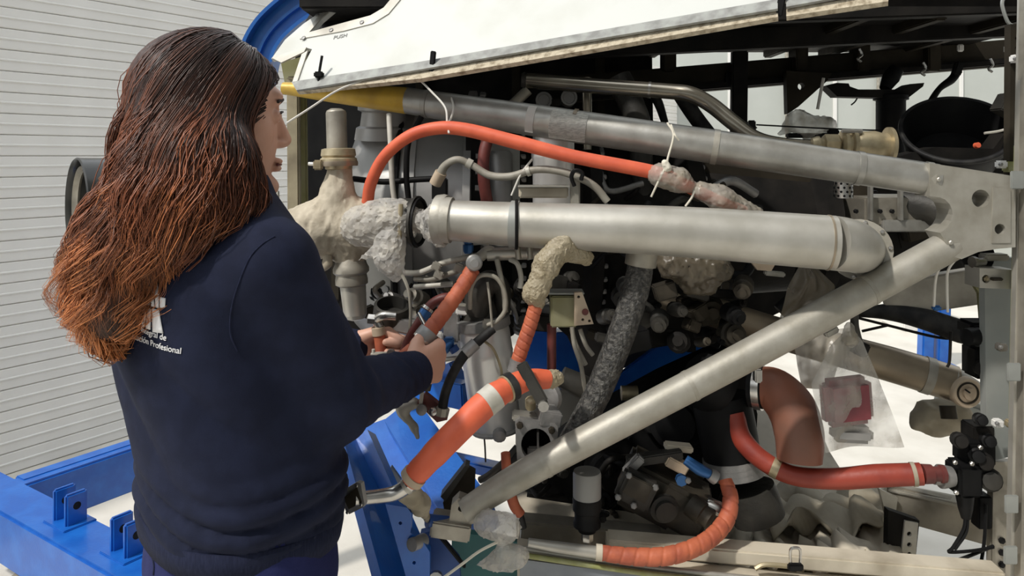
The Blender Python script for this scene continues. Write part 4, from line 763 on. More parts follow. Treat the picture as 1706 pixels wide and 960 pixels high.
_, ad = tube('duct_body', [(1262, 645, 1.70), (1290, 650, 1.68), (1318, 680, 1.65), (1331, 722, 1.63), (1332, 768, 1.62)], [32, 36, 40, 40, 36], 'ductorange', t, n=28, sub=8)
band('clamp', ad, .02, .016, .006, 'steel', t, 28); band('collar', ad, -.0, .03, .003, 'black', t, 28); box('clamp_screw', P(1262, 625, 1.62), (.016, .02, .03), 'steel', t)
t = thing('parts_bag', 'clear plastic bag hanging from a hook with a maroon part inside', 'plastic bag', (1415, 745, 1.6))
# flat bag: front and back film with folds gathered to the knot
def bagmesh(out, Y, th, seed, nx=22, ny=26, depth=.05):
    """closed pouch between left and right outline at each row"""
    V = []
    for s in (-1, 1):
        for j in range(ny):
            v = j/(ny-1); x0 = np.interp(v, [o[0] for o in out], [o[1] for o in out]); x1 = np.interp(v, [o[0] for o in out], [o[2] for o in out]); y0 = np.interp(v, [o[0] for o in out], [o[3] for o in out]); y1 = np.interp(v, [o[0] for o in out], [o[4] for o in out])
            for i in range(nx):
                u = i/(nx-1); e = math.sin(math.pi*u)*min(1, v*3+.2)*math.sin(math.pi*min(1, .12+v*.88))
                f = .35*math.sin(u*22+seed)*(1-v)+.25*math.sin(u*9+v*7+seed)
                V.append(P(x0+(x1-x0)*u, y0+(y1-y0)*u, Y)+Vector((0, s*depth*.5*e*(1+f)+.012*math.sin(u*6+v*4+seed)*v, 0)))
    o = nx*ny; Fc = []
    for j in range(ny-1):
        for i in range(nx-1): a = j*nx+i; Fc.append([a, a+1, a+nx+1, a+nx]); Fc.append([o+a+nx, o+a+nx+1, o+a+1, o+a])
    return V, Fc
V, Fc = bagmesh([(0, 1408, 1424, 552, 552), (.12, 1385, 1438, 575, 570), (.4, 1352, 1462, 640, 625), (.75, 1362, 1485, 700, 690), (1, 1372, 1502, 752, 742)], 1.56, .05, 1.3)
mk('bag_film', V, Fc, 'clearbag', t)
box('maroon_part', P(1410, 668, 1.57), (.105, .045, .098), 'purplebag', t, rot=(0, -.08, .1), bev=.016)
box('grey_part', P(1418, 722, 1.575), (.085, .04, .035), 'casegrey', t, rot=(0, .06, 0), bev=.012)
crumple('gathered_neck', [((1414, 545, 1.56), (1416, 565, 1.56), 8, 14)], 'bag', t, h=.003, amp=.004, freq=100, k=.01)
t = thing('bag_hook', 'dark rod hook under the lower strut holding the parts bag', 'hook', (1424, 560, 1.6))
tube('rod', [(1424, 520, 1.58), (1424, 545, 1.58), (1430, 575, 1.6), (1436, 588, 1.62)], [6, 7, 9, 8], 'casedark', t, n=10); box('clamp', P(1432, 580, 1.63), (.03, .03, .03), 'dark', t, rot=(0, .4, 0)); box('clip', P(1384, 552, 1.58), (.03, .02, .014), 'alupale', t, rot=(0, -.5, 0))
t = thing('plastic_sheet', 'dusty plastic bag behind the bag hook under the strut', 'plastic bag', (1340, 600, 1.75))
V, Fc = bagmesh([(0, 1320, 1420, 560, 545), (.5, 1328, 1400, 610, 590), (1, 1340, 1392, 650, 640)], 1.72, .03, 4.1); mk('bag_film', V, Fc, 'bag', t)
t = thing('plastic_sheet', 'brownish film bag behind the strut below the duct elbow', 'plastic bag', (1345, 500, 1.75))
V, Fc = bagmesh([(0, 1335, 1355, 438, 440), (.5, 1310, 1390, 480, 475), (1, 1295, 1378, 540, 530)], 1.78, .04, 2.2); mk('bag_film', V, Fc, 'dustbag', t)
t = thing('plastic_sheet', 'dark dusty film bag hanging under the silver duct by the braided hose', 'plastic bag', (1160, 470, 1.7))
crumple('bag_film', [((1120, 440, 1.72), (1180, 445, 1.72), 26, 30), ((1180, 445, 1.72), (1205, 450, 1.72), 26, 16), ((1150, 470, 1.72), (1180, 480, 1.72), 20, 12)], 'dustbag', t, h=.004, amp=.009, freq=55, k=.02, seed=61)
t = thing('baffle_plate', 'pale baffle plate under the silver duct with a blue cleat', 'plate', (1270, 440, 1.8))
plate('plate', [(1240, 422), (1300, 426), (1285, 452), (1262, 450)], 1.75, .012, 'pale', t); box('blue_cleat', P(1290, 456, 1.85), (.05, .02, .012), 'whitehose', t, rot=(0, .1, 0))
lathe('bright_nut', P(1232, 492, 1.8), (0, -1, .2), [(0, .011), (.02, .011), (.022, .007)], 'zinc', t, 8)
tube('black_arm', [(1300, 520, 1.85), (1330, 490, 1.85), (1338, 440, 1.85)], [14, 16, 10], 'black', t, n=14)
t = thing('rubber_hose', 'black hose arching behind the bag hook towards the bulkhead', 'hose', (1500, 540, 1.85))
tube('hose_body', [(1425, 522, 1.9), (1480, 520, 1.88), (1540, 532, 1.84), (1600, 552, 1.8), (1640, 560, 1.78)], [6, 14, 18, 20, 18], 'rubber', t, n=18); tube('cable', [(1430, 530, 1.85), (1490, 545, 1.84), (1560, 562, 1.82), (1600, 565, 1.8)], 2.5, 'dark', t, n=6); tube('cable', [(1436, 552, 1.85), (1480, 542, 1.84)], 2.5, 'dark', t, n=6)
t = thing('safety_wire', 'pair of white wires dropping from the strut fitting to a blue clip', 'wire', (1570, 510, 1.55))
tube('wire_body', [(1598, 426, 1.52), (1580, 450, 1.54), (1578, 480, 1.55), (1579, 520, 1.56)], 2.2, 'wire', t, n=6); tube('wire_body', [(1576, 432, 1.52), (1560, 460, 1.54), (1556, 512, 1.56)], 2.2, 'wire', t, n=6); box('clip', P(1560, 513, 1.56), (.018, .012, .01), 'bluefit', t)
t = thing('black_connector', 'black electrical connector cluster on the lower right bulkhead', 'connector', (1605, 850, 1.6))
box('shell', P(1605, 795, 1.58), (.05, .06, .065), 'black', t, bev=.006); box('shell', P(1622, 750, 1.6), (.06, .06, .05), 'black', t, bev=.004); box('shell', P(1628, 720, 1.62), (.045, .05, .04), 'dark', t)
for px, py, s in ((1600, 735, .02), (1635, 700, .016), (1640, 770, .024), (1650, 800, .03), (1628, 760, .02), (1648, 735, .018)): lathe('plug', P(px, py, 1.56), (-.3, -1, .2), [(-.02, s*.8), (0, s*.8), (.002, s*.6), (.014, s*.6), (.015, s*.4)], random.choice(['black', 'dark', 'casedark']), t, 14)
lathe('inlet_ring', P(1570, 794, 1.57), (-1, 0, 0), [(-.02, .02), (0, .024), (.006, .024), (.008, .017), (.02, .016)], 'castgrey', t, 18); lathe('boot', P(1608, 840, 1.57), (.05, 0, -1), [(-.02, .018), (.01, .014), (.03, .009)], 'black', t, 14)
bolts('screw', [P(x, y, 1.55) for x, y in ((1590, 770), (1618, 772), (1592, 820), (1632, 745))], .005, .006, (0, -1, 0), 'steel', t)
for pts in ([(1608, 850, 1.57), (1606, 880, 1.56), (1588, 912, 1.55), (1582, 920, 1.55), (1620, 918, 1.55), (1655, 912, 1.56)], [(1612, 850, 1.57), (1610, 885, 1.56), (1596, 908, 1.55), (1590, 916, 1.55)], [(1642, 840, 1.58), (1640, 900, 1.57), (1630, 965, 1.56)], [(1655, 910, 1.57), (1600, 932, 1.55), (1555, 944, 1.55)]): tube('cable', pts, 2.8, 'black', t, n=6)
box('bracket_cone', P(1635, 850, 1.6), (.03, .03, .07), 'black', t)
t = thing('relay_stack', 'black relay housings below the keyhole lug', 'relay', (1635, 600, 1.65))
box('housing', P(1632, 545, 1.66), (.07, .06, .03), 'black', t, bev=.006); box('housing', P(1632, 600, 1.66), (.05, .06, .07), 'black', t, bev=.006); lathe('boss', P(1632, 612, 1.63), (0, -1, 0), [(0, .016), (.01, .016), (.012, .01)], 'dark', t, 16); lathe('boss', P(1628, 560, 1.63), (-1, -.3, 0), [(0, .02), (.03, .018)], 'black', t, 14)
tube('lead', [(1584, 552, 1.68), (1582, 600, 1.68), (1578, 612, 1.68)], 2.5, 'dark', t, n=6)
t = thing('hardware_clutter', 'loose bolts and bracket under the strut fitting', 'bracket', (1650, 430, 1.55))
box('bracket', P(1655, 428, 1.56), (.05, .03, .014), 'strut', t); lathe('bolt', P(1640, 436, 1.55), (-1, -.2, 0), [(0, .008), (.02, .008), (.022, .012), (.03, .012)], 'steel', t, 8); lathe('rim', P(1625, 426, 1.58), (0, -1, 0), [(0, .035), (.01, .035), (.01, .02)], 'black', t, 20)
# top right
t = thing('black_stand', 'black pedestal with a wide swivelling bracket at the upper right', 'stand', (1485, 240, 2.3))
lathe('column', P(1484, 195, 2.3), (0, 0, 1), [(-.12, .042), (.05, .042), (.052, .05), (.066, .05), (.068, .04)], 'black', t, 24)
plate('swivel_bracket', [(1376, 143), (1394, 138), (1414, 139), (1416, 144), (1430, 149), (1500, 149), (1516, 140), (1540, 138), (1538, 144), (1520, 158), (1512, 164), (1395, 161)], 2.27, .05, 'dark', t); tube('stem', [(1474, 148, 2.29), (1484, 130, 2.3), (1494, 115, 2.3)], [9, 14, 12], 'black', t, n=12)
tube('wire', [(1428, 164, 2.26), (1424, 170, 2.26), (1418, 175, 2.26)], 1.2, 'dark', t, n=6)
t = thing('intake_duct', 'large black open intake duct tilted at the upper right', 'duct', (1590, 265, 2.0))
ia = Vector((-.25, -.62, .74)).normalized()
lathe('duct_mouth', P(1592, 218, 1.95), ia, [(-.10, .105), (-.02, .125), (.0, .132), (.008, .132), (.010, .122), (-.02, .112), (-.10, .09)], 'black', t, 40, cap=False)
lathe('duct_floor', P(1592, 218, 1.95)-ia*.09, ia, [(0, .1), (.004, .1)], 'black', t, 32)
tube('rim', [P(1592, 218, 1.95)+ia*.006+(ia.orthogonal().normalized()*math.cos(a)+ia.cross(ia.orthogonal().normalized())*math.sin(a))*.128 for a in [k*2*math.pi/24 for k in range(25)]], .006, 'rubber', t, n=8, metric=True)
plate('shroud', [(1490, 262), (1560, 245), (1655, 248), (1690, 200), (1692, 292), (1600, 282), (1520, 272)], 1.92, .06, 'dark', t); box('clamp', P(1682, 178, 1.9), (.06, .05, .05), 'casedark', t, rot=(0, .5, 0))
lathe('pink_cap', P(1626, 243, 1.88), (0, -1, .2), [(0, .008), (.01, .007)], 'orange', t, 10); tube('white_line', [(1640, 222, 1.85), (1662, 219, 1.85), (1680, 214, 1.85)], 2.2, 'whitehose', t, n=6)
t = thing('black_hose', 'black hose bending down from the roof beam to the intake', 'hose', (1560, 150, 2.2))
tube('hose_body', [(1596, 118, 2.25), (1585, 133, 2.24), (1565, 148, 2.22), (1548, 175, 2.2), (1540, 200, 2.18), (1515, 212, 2.18)], [7, 7, 5, 5.5, 6, 2.5], 'black', t, n=10); box('plug', P(1595, 115, 2.24), (.022, .022, .04), 'black', t, rot=(0, .3, 0)); tube('wire', [(1515, 212, 2.18), (1480, 217, 2.15), (1395, 215, 2.15), (1260, 208, 2.15)], 1.3, 'black', t, n=6)
t = thing('clear_parcel', 'small crumpled film parcel beside the roof gusset', 'plastic bag', (1345, 220, 2.2))
crumple('bag_film', [((1330, 200, 2.2), (1345, 215, 2.2), 20, 18), ((1350, 205, 2.2), (1380, 208, 2.2), 12, 13), ((1310, 215, 2.2), (1300, 222, 2.2), 8, 4)], 'bag', t, h=.005, amp=.010, freq=55, k=.02, seed=71); tube('ribbon', [(1362, 182, 2.2), (1368, 150, 2.2), (1372, 130, 2.2)], 2.5, 'wire', t, n=6); box('dark_clip', P(1388, 220, 2.18), (.03, .02, .015), 'black', t); box('foot_bar', P(1345, 226, 2.2), (.12, .03, .014), 'black', t)
t = thing('clip_end', 'small black clip on the wire left of the film parcel', 'clip', (1252, 207, 2.15)); box('clip_body', P(1252, 207, 2.15), (.02, .02, .022), 'black', t); box('clip_jaw', P(1256, 213, 2.15), (.016, .014, .01), 'dark', t)
# beyond the nacelle, on the floor
t = thing('far_trestle', 'pair of blue posts of a trestle on the bright floor beyond', 'trestle', (1556, 610, 5.35))
for px in (1541, 1567):
    x = P(px, 0, 5.35).x; beam('post', Vector((x, 5.35, .02)), Vector((x+.02, 5.35, .62)), .085, .085, 'blue', t, up=(0, 1, 0), bev=.01); box('foot', Vector((x, 5.35, .012)), (.16, .16, .02), 'blue', t)
beam('tie', Vector((P(1541, 0, 5.35).x, 5.40, .55)), Vector((P(1567, 0, 5.35).x, 5.40, .55)), .04, .05, 'blue', t)
t = thing('white_cabinet', 'white cabinet with a grey panel standing beyond the blue posts', 'cabinet', (1530, 590, 6.4))
box('body', Vector((P(1520, 0, 6.6).x, 6.6, .35)), (.36, .4, .7), 'white', t, bev=.01); box('panel', Vector((P(1512, 0, 6.39).x, 6.39, .42)), (.10, .012, .12), 'zinc', t)
t = thing('tan_cover', 'tan fabric cover slumped behind the rear tube\'s eye lug', 'cover', (1555, 720, 2.0))
crumple('cloth', [((1545, 690, 2.0), (1590, 690, 2.0), 22, 26), ((1525, 705, 2.0), (1560, 712, 2.0), 10, 10), ((1560, 708, 2.0), (1600, 708, 2.0), 14, 14)], 'tan', t, h=.006, amp=.006, freq=40, k=.03, seed=81)
t = thing('grey_carton', 'blue-grey box behind the black connector', 'box', (1615, 720, 2.1)); plate('side', [(1600, 672), (1650, 690), (1650, 735), (1590, 728)], 2.05, .12, 'grgrey', t); plate('lid', [(1604, 664), (1655, 682), (1650, 690), (1600, 672)], 2.06, .12, 'zinc', t)
# ================================================================ blue engine stand, ring, arc
t = thing('engine_stand', 'blue steel engine stand base at the left on the floor', 'stand', (0, 930, 2.6))
K = P(-4, 806, 2.62); zt = K.z; D1 = WD; D2 = Vector((1, -.66, 0)).normalized()
def at2(a, b, z): q = K+D1*a+D2*b; return Vector((q.x, q.y, z))
beam('far_rail', at2(-.1, .045, zt-.085), at2(2.4, .045, zt-.085), .09, .17, 'blue', t, bev=.008)
beam('rail_flange', at2(.06, .02, zt-.004), at2(2.4, .02, zt-.004), .06, .014, 'blue', t)
beam('near_rail', at2(-.02, -.14, zt-.083), at2(-.02, 2.2, zt-.083), .15, .17, 'blue', t, bev=.008)
for b in (.46, .53): box('lug_ear', at2(.0, b, zt+.05), (.018, .065, .105), 'blue', t, rot=(0, 0, math.atan2(D2.y, D2.x)), bev=.006); 
box('lug_base', at2(.0, .495, zt+.003), (.13, .10, .008), 'blue', t, rot=(0, 0, math.atan2(D2.y, D2.x)))
for b in (.46, .53): lathe('lug_hole', at2(.0, b-.0095, zt+.062), D2, [(0, .012), (.019, .012)], 'dark', t, 12)
for b in (.79, .86): box('lug_ear', at2(.0, b, zt+.05), (.018, .065, .105), 'blue', t, rot=(0, 0, math.atan2(D2.y, D2.x)), bev=.006); lathe('lug_hole', at2(0, b-.0095, zt+.062), D2, [(0, .012), (.019, .012)], 'dark', t, 12)
box('lug_base', at2(.0, .825, zt+.003), (.13, .10, .008), 'blue', t, rot=(0, 0, math.atan2(D2.y, D2.x)))
t = thing('caster_wheel', 'red caster wheel under the stand\'s left corner', 'wheel', (35, 950, 2.35))
cq = P(36, 948, 2.36); cq.z = .085
lathe('tyre', cq-Vector((0, .02, 0)), (.3, 1, 0), [(0, .05), (0, .08), (.006, .085), (.034, .085), (.04, .08), (.04, .05)], 'red', t, 28); lathe('hub', cq-Vector((0, .03, 0)), (.3, 1, 0), [(0, .03), (.006, .05), (.054, .05), (.06, .03)], 'strut', t, 20)
box('fork', cq+Vector((0, .01, .075)), (.10, .09, .012), 'tan', t); bolts('fork_bolt', [cq+Vector((x, -.035, .07)) for x in (-.04, .04)], .008, .008, (0, -1, 0), 'casedark', t)

t = thing('engine_stand', 'slanted blue stand arm with bolted cheek plates in front of the truss foot', 'stand', (660, 1000, 1.45))
def bar4(name, a0, a1, b0, b1, Y0, Y1, th, mat, parent):   # bar seen between two edges, near end .. far end
    pl = Plane((a0[0], a0[1], Y0), (b0[0], b0[1], Y0), (a1[0], a1[1], Y1)); return plate(name, [a0, b0, b1, a1], pl, th, mat, parent)
def quadbar(name, q, th, mat):
    q = [P(*p) for p in q]; n = (q[1]-q[0]).cross(q[3]-q[0]).normalized(); n = n if n.y < 0 else -n
    return mk(name, q+[p-n*th for p in q], [[0, 1, 2, 3], [7, 6, 5, 4], [0, 4, 5, 1], [1, 5, 6, 2], [2, 6, 7, 3], [3, 7, 4, 0]], mat, t, smooth=False)
quadbar('main_bar', [(560, 738, 1.68), (578, 731, 1.74), (702, 1010, 1.48), (632, 1010, 1.34)], .02, 'blue')
quadbar('side_face', [(578, 731, 1.735), (612, 716, 1.73), (742, 1010, 1.47), (702, 1010, 1.475)], .04, 'blue')
plate('cheek_plate', [(642, 840), (678, 846), (686, 856), (684, 888), (706, 905), (716, 920), (716, 1010), (690, 1010)], 1.36, .02, 'blue', t, holes=[circ(667, 872, 3, 10), circ(690, 938, 3, 10)])
tube('roller', [(686, 908, 1.35), (706, 900, 1.38)], 11, 'castgrey', t, n=16); plate('cheek_plate', [(700, 890), (722, 884), (765, 935), (770, 1010), (718, 1010)], 1.42, .02, 'darkblue', t)
lathe('bolt', P(727, 962, 1.37), (0, -1, .1), [(0, .013), (.01, .013), (.011, .008)], 'steel', t, 12)
beam('black_edge', (722, 880, 1.41), (775, 945, 1.41), .006, .01, 'black', t, up=(0, -1, 0))
t = thing('stand_beam', 'broad blue stand beam sloping down behind the orange hose', 'stand', (740, 800, 1.9))
pl = Plane((650, 690, 2.05), (770, 860, 1.75), (560, 740, 2.0))
plate('top_face', [(640, 700), (690, 660), (820, 835), (770, 870), (742, 868)], pl, .10, 'blue', t); plate('inner_face', [(592, 716), (642, 698), (752, 880), (700, 850), (640, 790)], Plane((650, 690, 2.12), (770, 860, 1.82), (560, 740, 2.07)), .05, 'blue', t)
plate('pale_patch', [(632, 800), (652, 778), (668, 800), (668, 830), (640, 832)], 1.72, .012, 'zinc', t)
t = thing('stand_crossbar', 'thin blue crossbar of the stand behind the throttle flange', 'stand', (800, 775, 2.3))
beam('bar', (690, 640, 2.5), (780, 660, 2.3), .05, .08, 'blue', t); beam('bar', (735, 762, 2.15), (880, 795, 2.0), .05, .03, 'blue', t); beam('diagonal', (690, 660, 2.5), (765, 620, 2.4), .05, .08, 'blue', t)
t = thing('stand_post', 'blue upright stand post seen behind the banded brick-red hose', 'stand', (890, 640, 2.6))
beam('post', (892, 540, 2.62), (896, 980, 2.62), .10, .10, 'blue', t, up=(0, 1, 0)); beam('post_edge', (912, 540, 2.6), (914, 980, 2.6), .02, .02, 'greyhose', t, up=(0, 1, 0)); box('blue_block', P(948, 600, 2.5), (.09, .06, .2), 'blue', t)
t = thing('stand_brace', 'blue diagonal brace glimpsed below the bronze rear tube', 'stand', (1130, 590, 2.4)); beam('brace', (980, 690, 2.5), (1210, 520, 2.4), .05, .09, 'blue', t); box('lug', P(1150, 575, 2.36), (.03, .03, .04), 'dark', t)
tube('brass_pair', [(1035, 655, 2.0), (1062, 655, 2.0)], 12, 'brass', t, n=14)
t = thing('lift_arc', 'curved blue lifting arc rising behind the cowl at the top', 'stand', (430, 80, 2.5))
def arc(off, w, th, name, mat):
    V, Fc = [], []; n = 16
    prev = None
    ctrl = [(398, 140), (410, 82), (428, 45), (455, 15), (495, -15), (560, -50)]
    pts, _ = crom([P(x, y, 2.6) for x, y in ctrl], [1]*6, 6)
    for i, p in enumerate(pts):
        d = (pts[min(i+1, len(pts)-1)]-pts[max(0, i-1)]).normalized(); n_ = Vector((d.z, 0, -d.x))
        c_ = p+n_*off
        V += [c_+Vector((0, -th/2, 0)), c_+n_*w+Vector((0, -th/2, 0)), c_+n_*w+Vector((0, th/2, 0)), c_+Vector((0, th/2, 0))]
    for i in range(len(pts)-1):
        for j in range(4): a, b = i*4+j, i*4+(j+1) % 4; Fc.append([a, b, b+4, a+4])
    Fc += [[0, 1, 2, 3], list(range(len(V)-4, len(V)))[::-1]]
    return autosm(mk(name, V, Fc, mat, t), 30)
arc(0, .105, .012, 'web', 'bluearc'); arc(-.004, .012, .10, 'outer_flange', 'bluearc'); arc(.048, .010, .05, 'rib', 'bluearc'); arc(.10, .012, .09, 'inner_flange', 'bluearc')
t = thing('exhaust_ring', 'dark round exhaust cowl showing behind the woman\'s hair', 'cowl', (130, 350, 2.2))
xa = Vector((-.75, -.66, 0)).normalized(); xo = P(136, 348, 2.25)
lathe('barrel', xo, xa, [(-.35, .150), (0, .153), (.012, .154), (.016, .150), (.012, .146), (.004, .143), (-.02, .140), (-.10, .125), (-.10, .01)], 'exhaust', t, 56, cap=False)
lathe('bronze_band', xo, xa, [(.002, .128), (-.006, .124), (-.012, .116), (-.018, .118), (-.014, .128)], 'strutdark', t, 48, cap=False); lathe('inner_cone', xo-xa*.09, xa, [(0, .11), (.03, .09), (.06, .04), (.065, .005)], 'casedark', t, 40)

pb = xo-xa*.22; beam('support_post', Vector((pb.x, pb.y, .02)), Vector((pb.x, pb.y, pb.z-.14)), .07, .07, 'darkblue', t, up=(0, 1, 0)); box('support_foot', Vector((pb.x, pb.y, .012)), (.3, .3, .02), 'darkblue', t)
# ================================================================ the woman at the engine
pm('skin', (.60, .33, .235), .5, col2=(.66, .38, .28), scale=12, bump=.03, bscale=160, sss=.08)
pm('navy', (.0095, .0125, .030), .85, col2=(.013, .017, .040), scale=30, bump=.12, bscale=500, spec=.2)
pm('navyrib', (.010, .013, .032), .9, col2=(.016, .020, .046), scale=60, stretch=(6, 6, 1), bump=.2, bscale=300, spec=.2)
pm('trouser', (.016, .020, .085), .85, col2=(.021, .026, .10), scale=30, bump=.15, bscale=400, spec=.2)
pm('shoe', (.012, .012, .012), .6); pm('eyewhite', (.7, .68, .65), .3); pm('lash', (.02, .012, .01), .6)
fT = np.array((.75, .66, 0.)); sT = np.array((.66, -.75, 0.))
person = thing('person', 'woman in a navy sweatshirt with long wavy auburn hair, holding a tool at the engine', 'person', Vector((-.45, 1.23, 0)))
TZ = [.88, .93, 1.0, 1.1, 1.2, 1.3, 1.36, 1.40, 1.44, 1.47]
TX = [-.446, -.446, -.444, -.463, -.486, -.488, -.480, -.472, -.468, -.466]
TY = [1.235, 1.235, 1.235, 1.235, 1.23, 1.225, 1.225, 1.225, 1.225, 1.225]
TA = [.178, .184, .188, .182, .188, .192, .180, .130, .075, .060]
TB = [.145, .148, .150, .148, .150, .142, .120, .095, .070, .058]
def torso(X, Y, Z, sc=1., gx=0):
    cx, cy, a, b = (np.interp(Z, TZ, q) for q in (TX, TY, TA, TB)); x, y = X-cx, Y-cy
    u = x*sT[0]+y*sT[1]; v = x*fT[0]+y*fT[1]; a = a*sc; b = b*sc; q = 2.3
    return ((np.abs(u/a)**q+np.abs(v/b)**q)**(1/q)-1)*np.minimum(a, b)*.92, u, v
RS, RE, RW = P(448, 442, 1.115), P(560, 664, 1.20), P(686, 622, 1.375)
LS = Vector((-.585, 1.345, 1.345)); LE = Vector((-.50, 1.50, 1.13)); LW = Vector((-.335, 1.565, 1.10)); NB = Vector((-.468, 1.225, 1.43))
def arms(X, Y, Z, s, k=.05, cuff=True):
    d = None
    for a, b, r0, r1 in ((NB, RS, .060, .066), (RS, RE, .069, .063), (RE, RW, .062, .0385), (NB, LS, .06, .066), (LS, LE, .066, .056), (LE, LW, .056, .036)):
        e = cone(X, Y, Z, a, b, r0*s, r1*s); d = e if d is None else smin(d, e, .02)
    return d
def sweater(X, Y, Z):
    d, u, v = torso(X, Y, Z); d = np.maximum(d, np.maximum(.905-Z, Z-1.465))
    ar = arms(X, Y, Z, 1.)
    # folds: waist, elbow, cuff
    m = np.exp(-((Z-.97)/.05)**2); d = d+m*.0055*(1-2*np.abs(np.sin(Z*88+u*7+1.6*np.sin(u*13+v*8)))**.6)
    d = d+.005*np.exp(-((Z-1.13)/.13)**2)*(1-2*np.abs(np.sin(u*17+Z*15+v*10))**.8)
    t = (X-RE.x)*(RW-RE).x+(Y-RE.y)*(RW-RE).y+(Z-RE.z)*(RW-RE).z; t = t/((RW-RE).length**2)
    ar = ar+.0035*np.exp(-((t-.78)/.22)**2)*np.sin(t*42+4*(Z-RE.z)*20)+.004*np.exp(-((t-.08)/.2)**2)*np.sin(t*26+(Z-RE.z)*40)
    r = smin(d, ar, .028)
    nk = cone(X, Y, Z, NB+Vector((0, 0, -.01)), NB+Vector((.0, 0, .08)), .050, .056)
    return np.maximum(r, -nk)
sw = sdfobj('sweatshirt', sweater, (-.73, 1.0, .87), (-.12, 1.64, 1.50), .0065, 'navy', person)
sw['label'] = 'navy crew-neck sweatshirt with white print on the back'
SWW = [sw.matrix_basis @ v.co for v in sw.data.vertices]; off = wloc(person); SWW = [v+off for v in SWW]
bv = BVHTree.FromPolygons(SWW, [list(p.vertices) for p in sw.data.polygons])
EYE = Vector((0, 0, H))
def onto(px, py, lift=.001):
    d = (P(px, py, 1)-EYE).normalized(); h = bv.ray_cast(EYE, d, 5); return (h[0]+h[1]*lift, h[1]) if h[0] else (P(px, py, 1.15), -d)
# seams
tube('armhole_seam', [onto(*p, .0)[0] for p in ((458, 394), (438, 406), (420, 424), (408, 446), (398, 472), (389, 500), (384, 530), (385, 560), (396, 585))], .0016, 'navyrib', sw, n=6, metric=True)
tube('neck_ribbing', [NB+Vector((0, 0, .022))+Vector(fT*math.cos(a)*.062)+Vector(sT*math.sin(a)*.062)+Vector((0, 0, -.012*math.cos(a))) for a in [k*2*math.pi/20 for k in range(21)]], .010, 'navyrib', sw, n=8, metric=True)
def hemring(z0, z1, grow, name, mat, par, n=72):
    V, Fc = [], []
    for z, g in ((z0, grow-.006), (z0, grow), ((z0+z1)/2, grow+.002), (z1, grow), (z1, grow-.006)):
        cx, cy, a, b = (np.interp(z, TZ, q) for q in (TX, TY, TA, TB))
        for j in range(n):
            an = 2*math.pi*j/n; w_ = 1+.008*math.sin(an*5)+.002*math.sin(an*36); c_, s_ = math.cos(an), math.sin(an); q = 2/2.3
            uu = math.copysign(abs(c_)**q, c_)*(a+g)*w_; vv = math.copysign(abs(s_)**q, s_)*(b+g)*w_
            V.append((cx+uu*sT[0]+vv*fT[0], cy+uu*sT[1]+vv*fT[1], z+.012*c_*0-.022*(uu*sT[0]+vv*fT[0])/.17*.35))
    for i in range(4):
        for j in range(n): a_, b_ = i*n+j, i*n+(j+1) % n; Fc.append([a_, b_, b_+n, a_+n])
    return mk(name, V, Fc, mat, par)
hemring(.897, .938, .002, 'waistband', 'navyrib', sw)
wd = (RW-RE).normalized()
lathe('cuff', RW-wd*.030, wd, [(0, .040), (.006, .0425), (.02, .041), (.040, .039), (.044, .0375), (.044, .030)], 'navyrib', sw, 28)
lathe('cuff', LW-(LW-LE).normalized()*.02, LW-LE, [(0, .037), (.006, .040), (.03, .038), (.035, .030)], 'navyrib', sw, 24)
# print on the back
def quad_on(pts, name, par, mat='print', n=6):
    """flat print: patch of the outline laid on the cloth"""
    V, Fc = [], []
    (a, b, c, d) = pts
    for i in range(n):
        for j in range(n):
            u, v = i/(n-1), j/(n-1); px = (a[0]*(1-u)+b[0]*u)*(1-v)+(d[0]*(1-u)+c[0]*u)*v; py = (a[1]*(1-u)+b[1]*u)*(1-v)+(d[1]*(1-u)+c[1]*u)*v
            V.append(onto(px, py, .0015)[0])
    Fc = [[i*n+j, (i+1)*n+j, (i+1)*n+j+1, i*n+j+1] for i in range(n-1) for j in range(n-1)]
    o = mk(name, V, Fc, mat, par); md = o.modifiers.new('s', 'SOLIDIFY'); md.thickness = .0012; md.offset = 0; return o
for k, q in enumerate(([(255, 470), (264, 468), (266, 492), (257, 494)], [(244, 497), (251, 495), (251, 509), (244, 507)], [(253, 496), (257, 495), (259, 511), (254, 510)], [(260, 495), (266, 494), (266, 513), (261, 512)], [(268, 495), (277, 497), (276, 512), (268, 513)],
                        [(243, 512), (246, 512), (242, 545), (238, 543)], [(248, 513), (253, 515), (252, 549), (245, 547)], [(255, 514), (266, 516), (273, 555), (256, 553)])): quad_on(q, 'emblem_block', sw)
a0, n0 = onto(236, 549, 0); a1, n1 = onto(300, 569, 0); ux = (a1-a0).normalized(); nn = (n0+n1).normalized(); uy = nn.cross(ux)
uy = uy if uy.z > 0 else -uy
p1, _ = onto(236, 552, 0); p2, _ = onto(230, 567, 0)
stencil('Integral de', .0125, p1, ux, uy, 'print', sw, 'back_lettering', .0012, bv, nn); stencil('Formación Profesional', .0125, p2-ux*.030, ux, uy, 'print', sw, 'back_lettering', .0012, bv, nn)

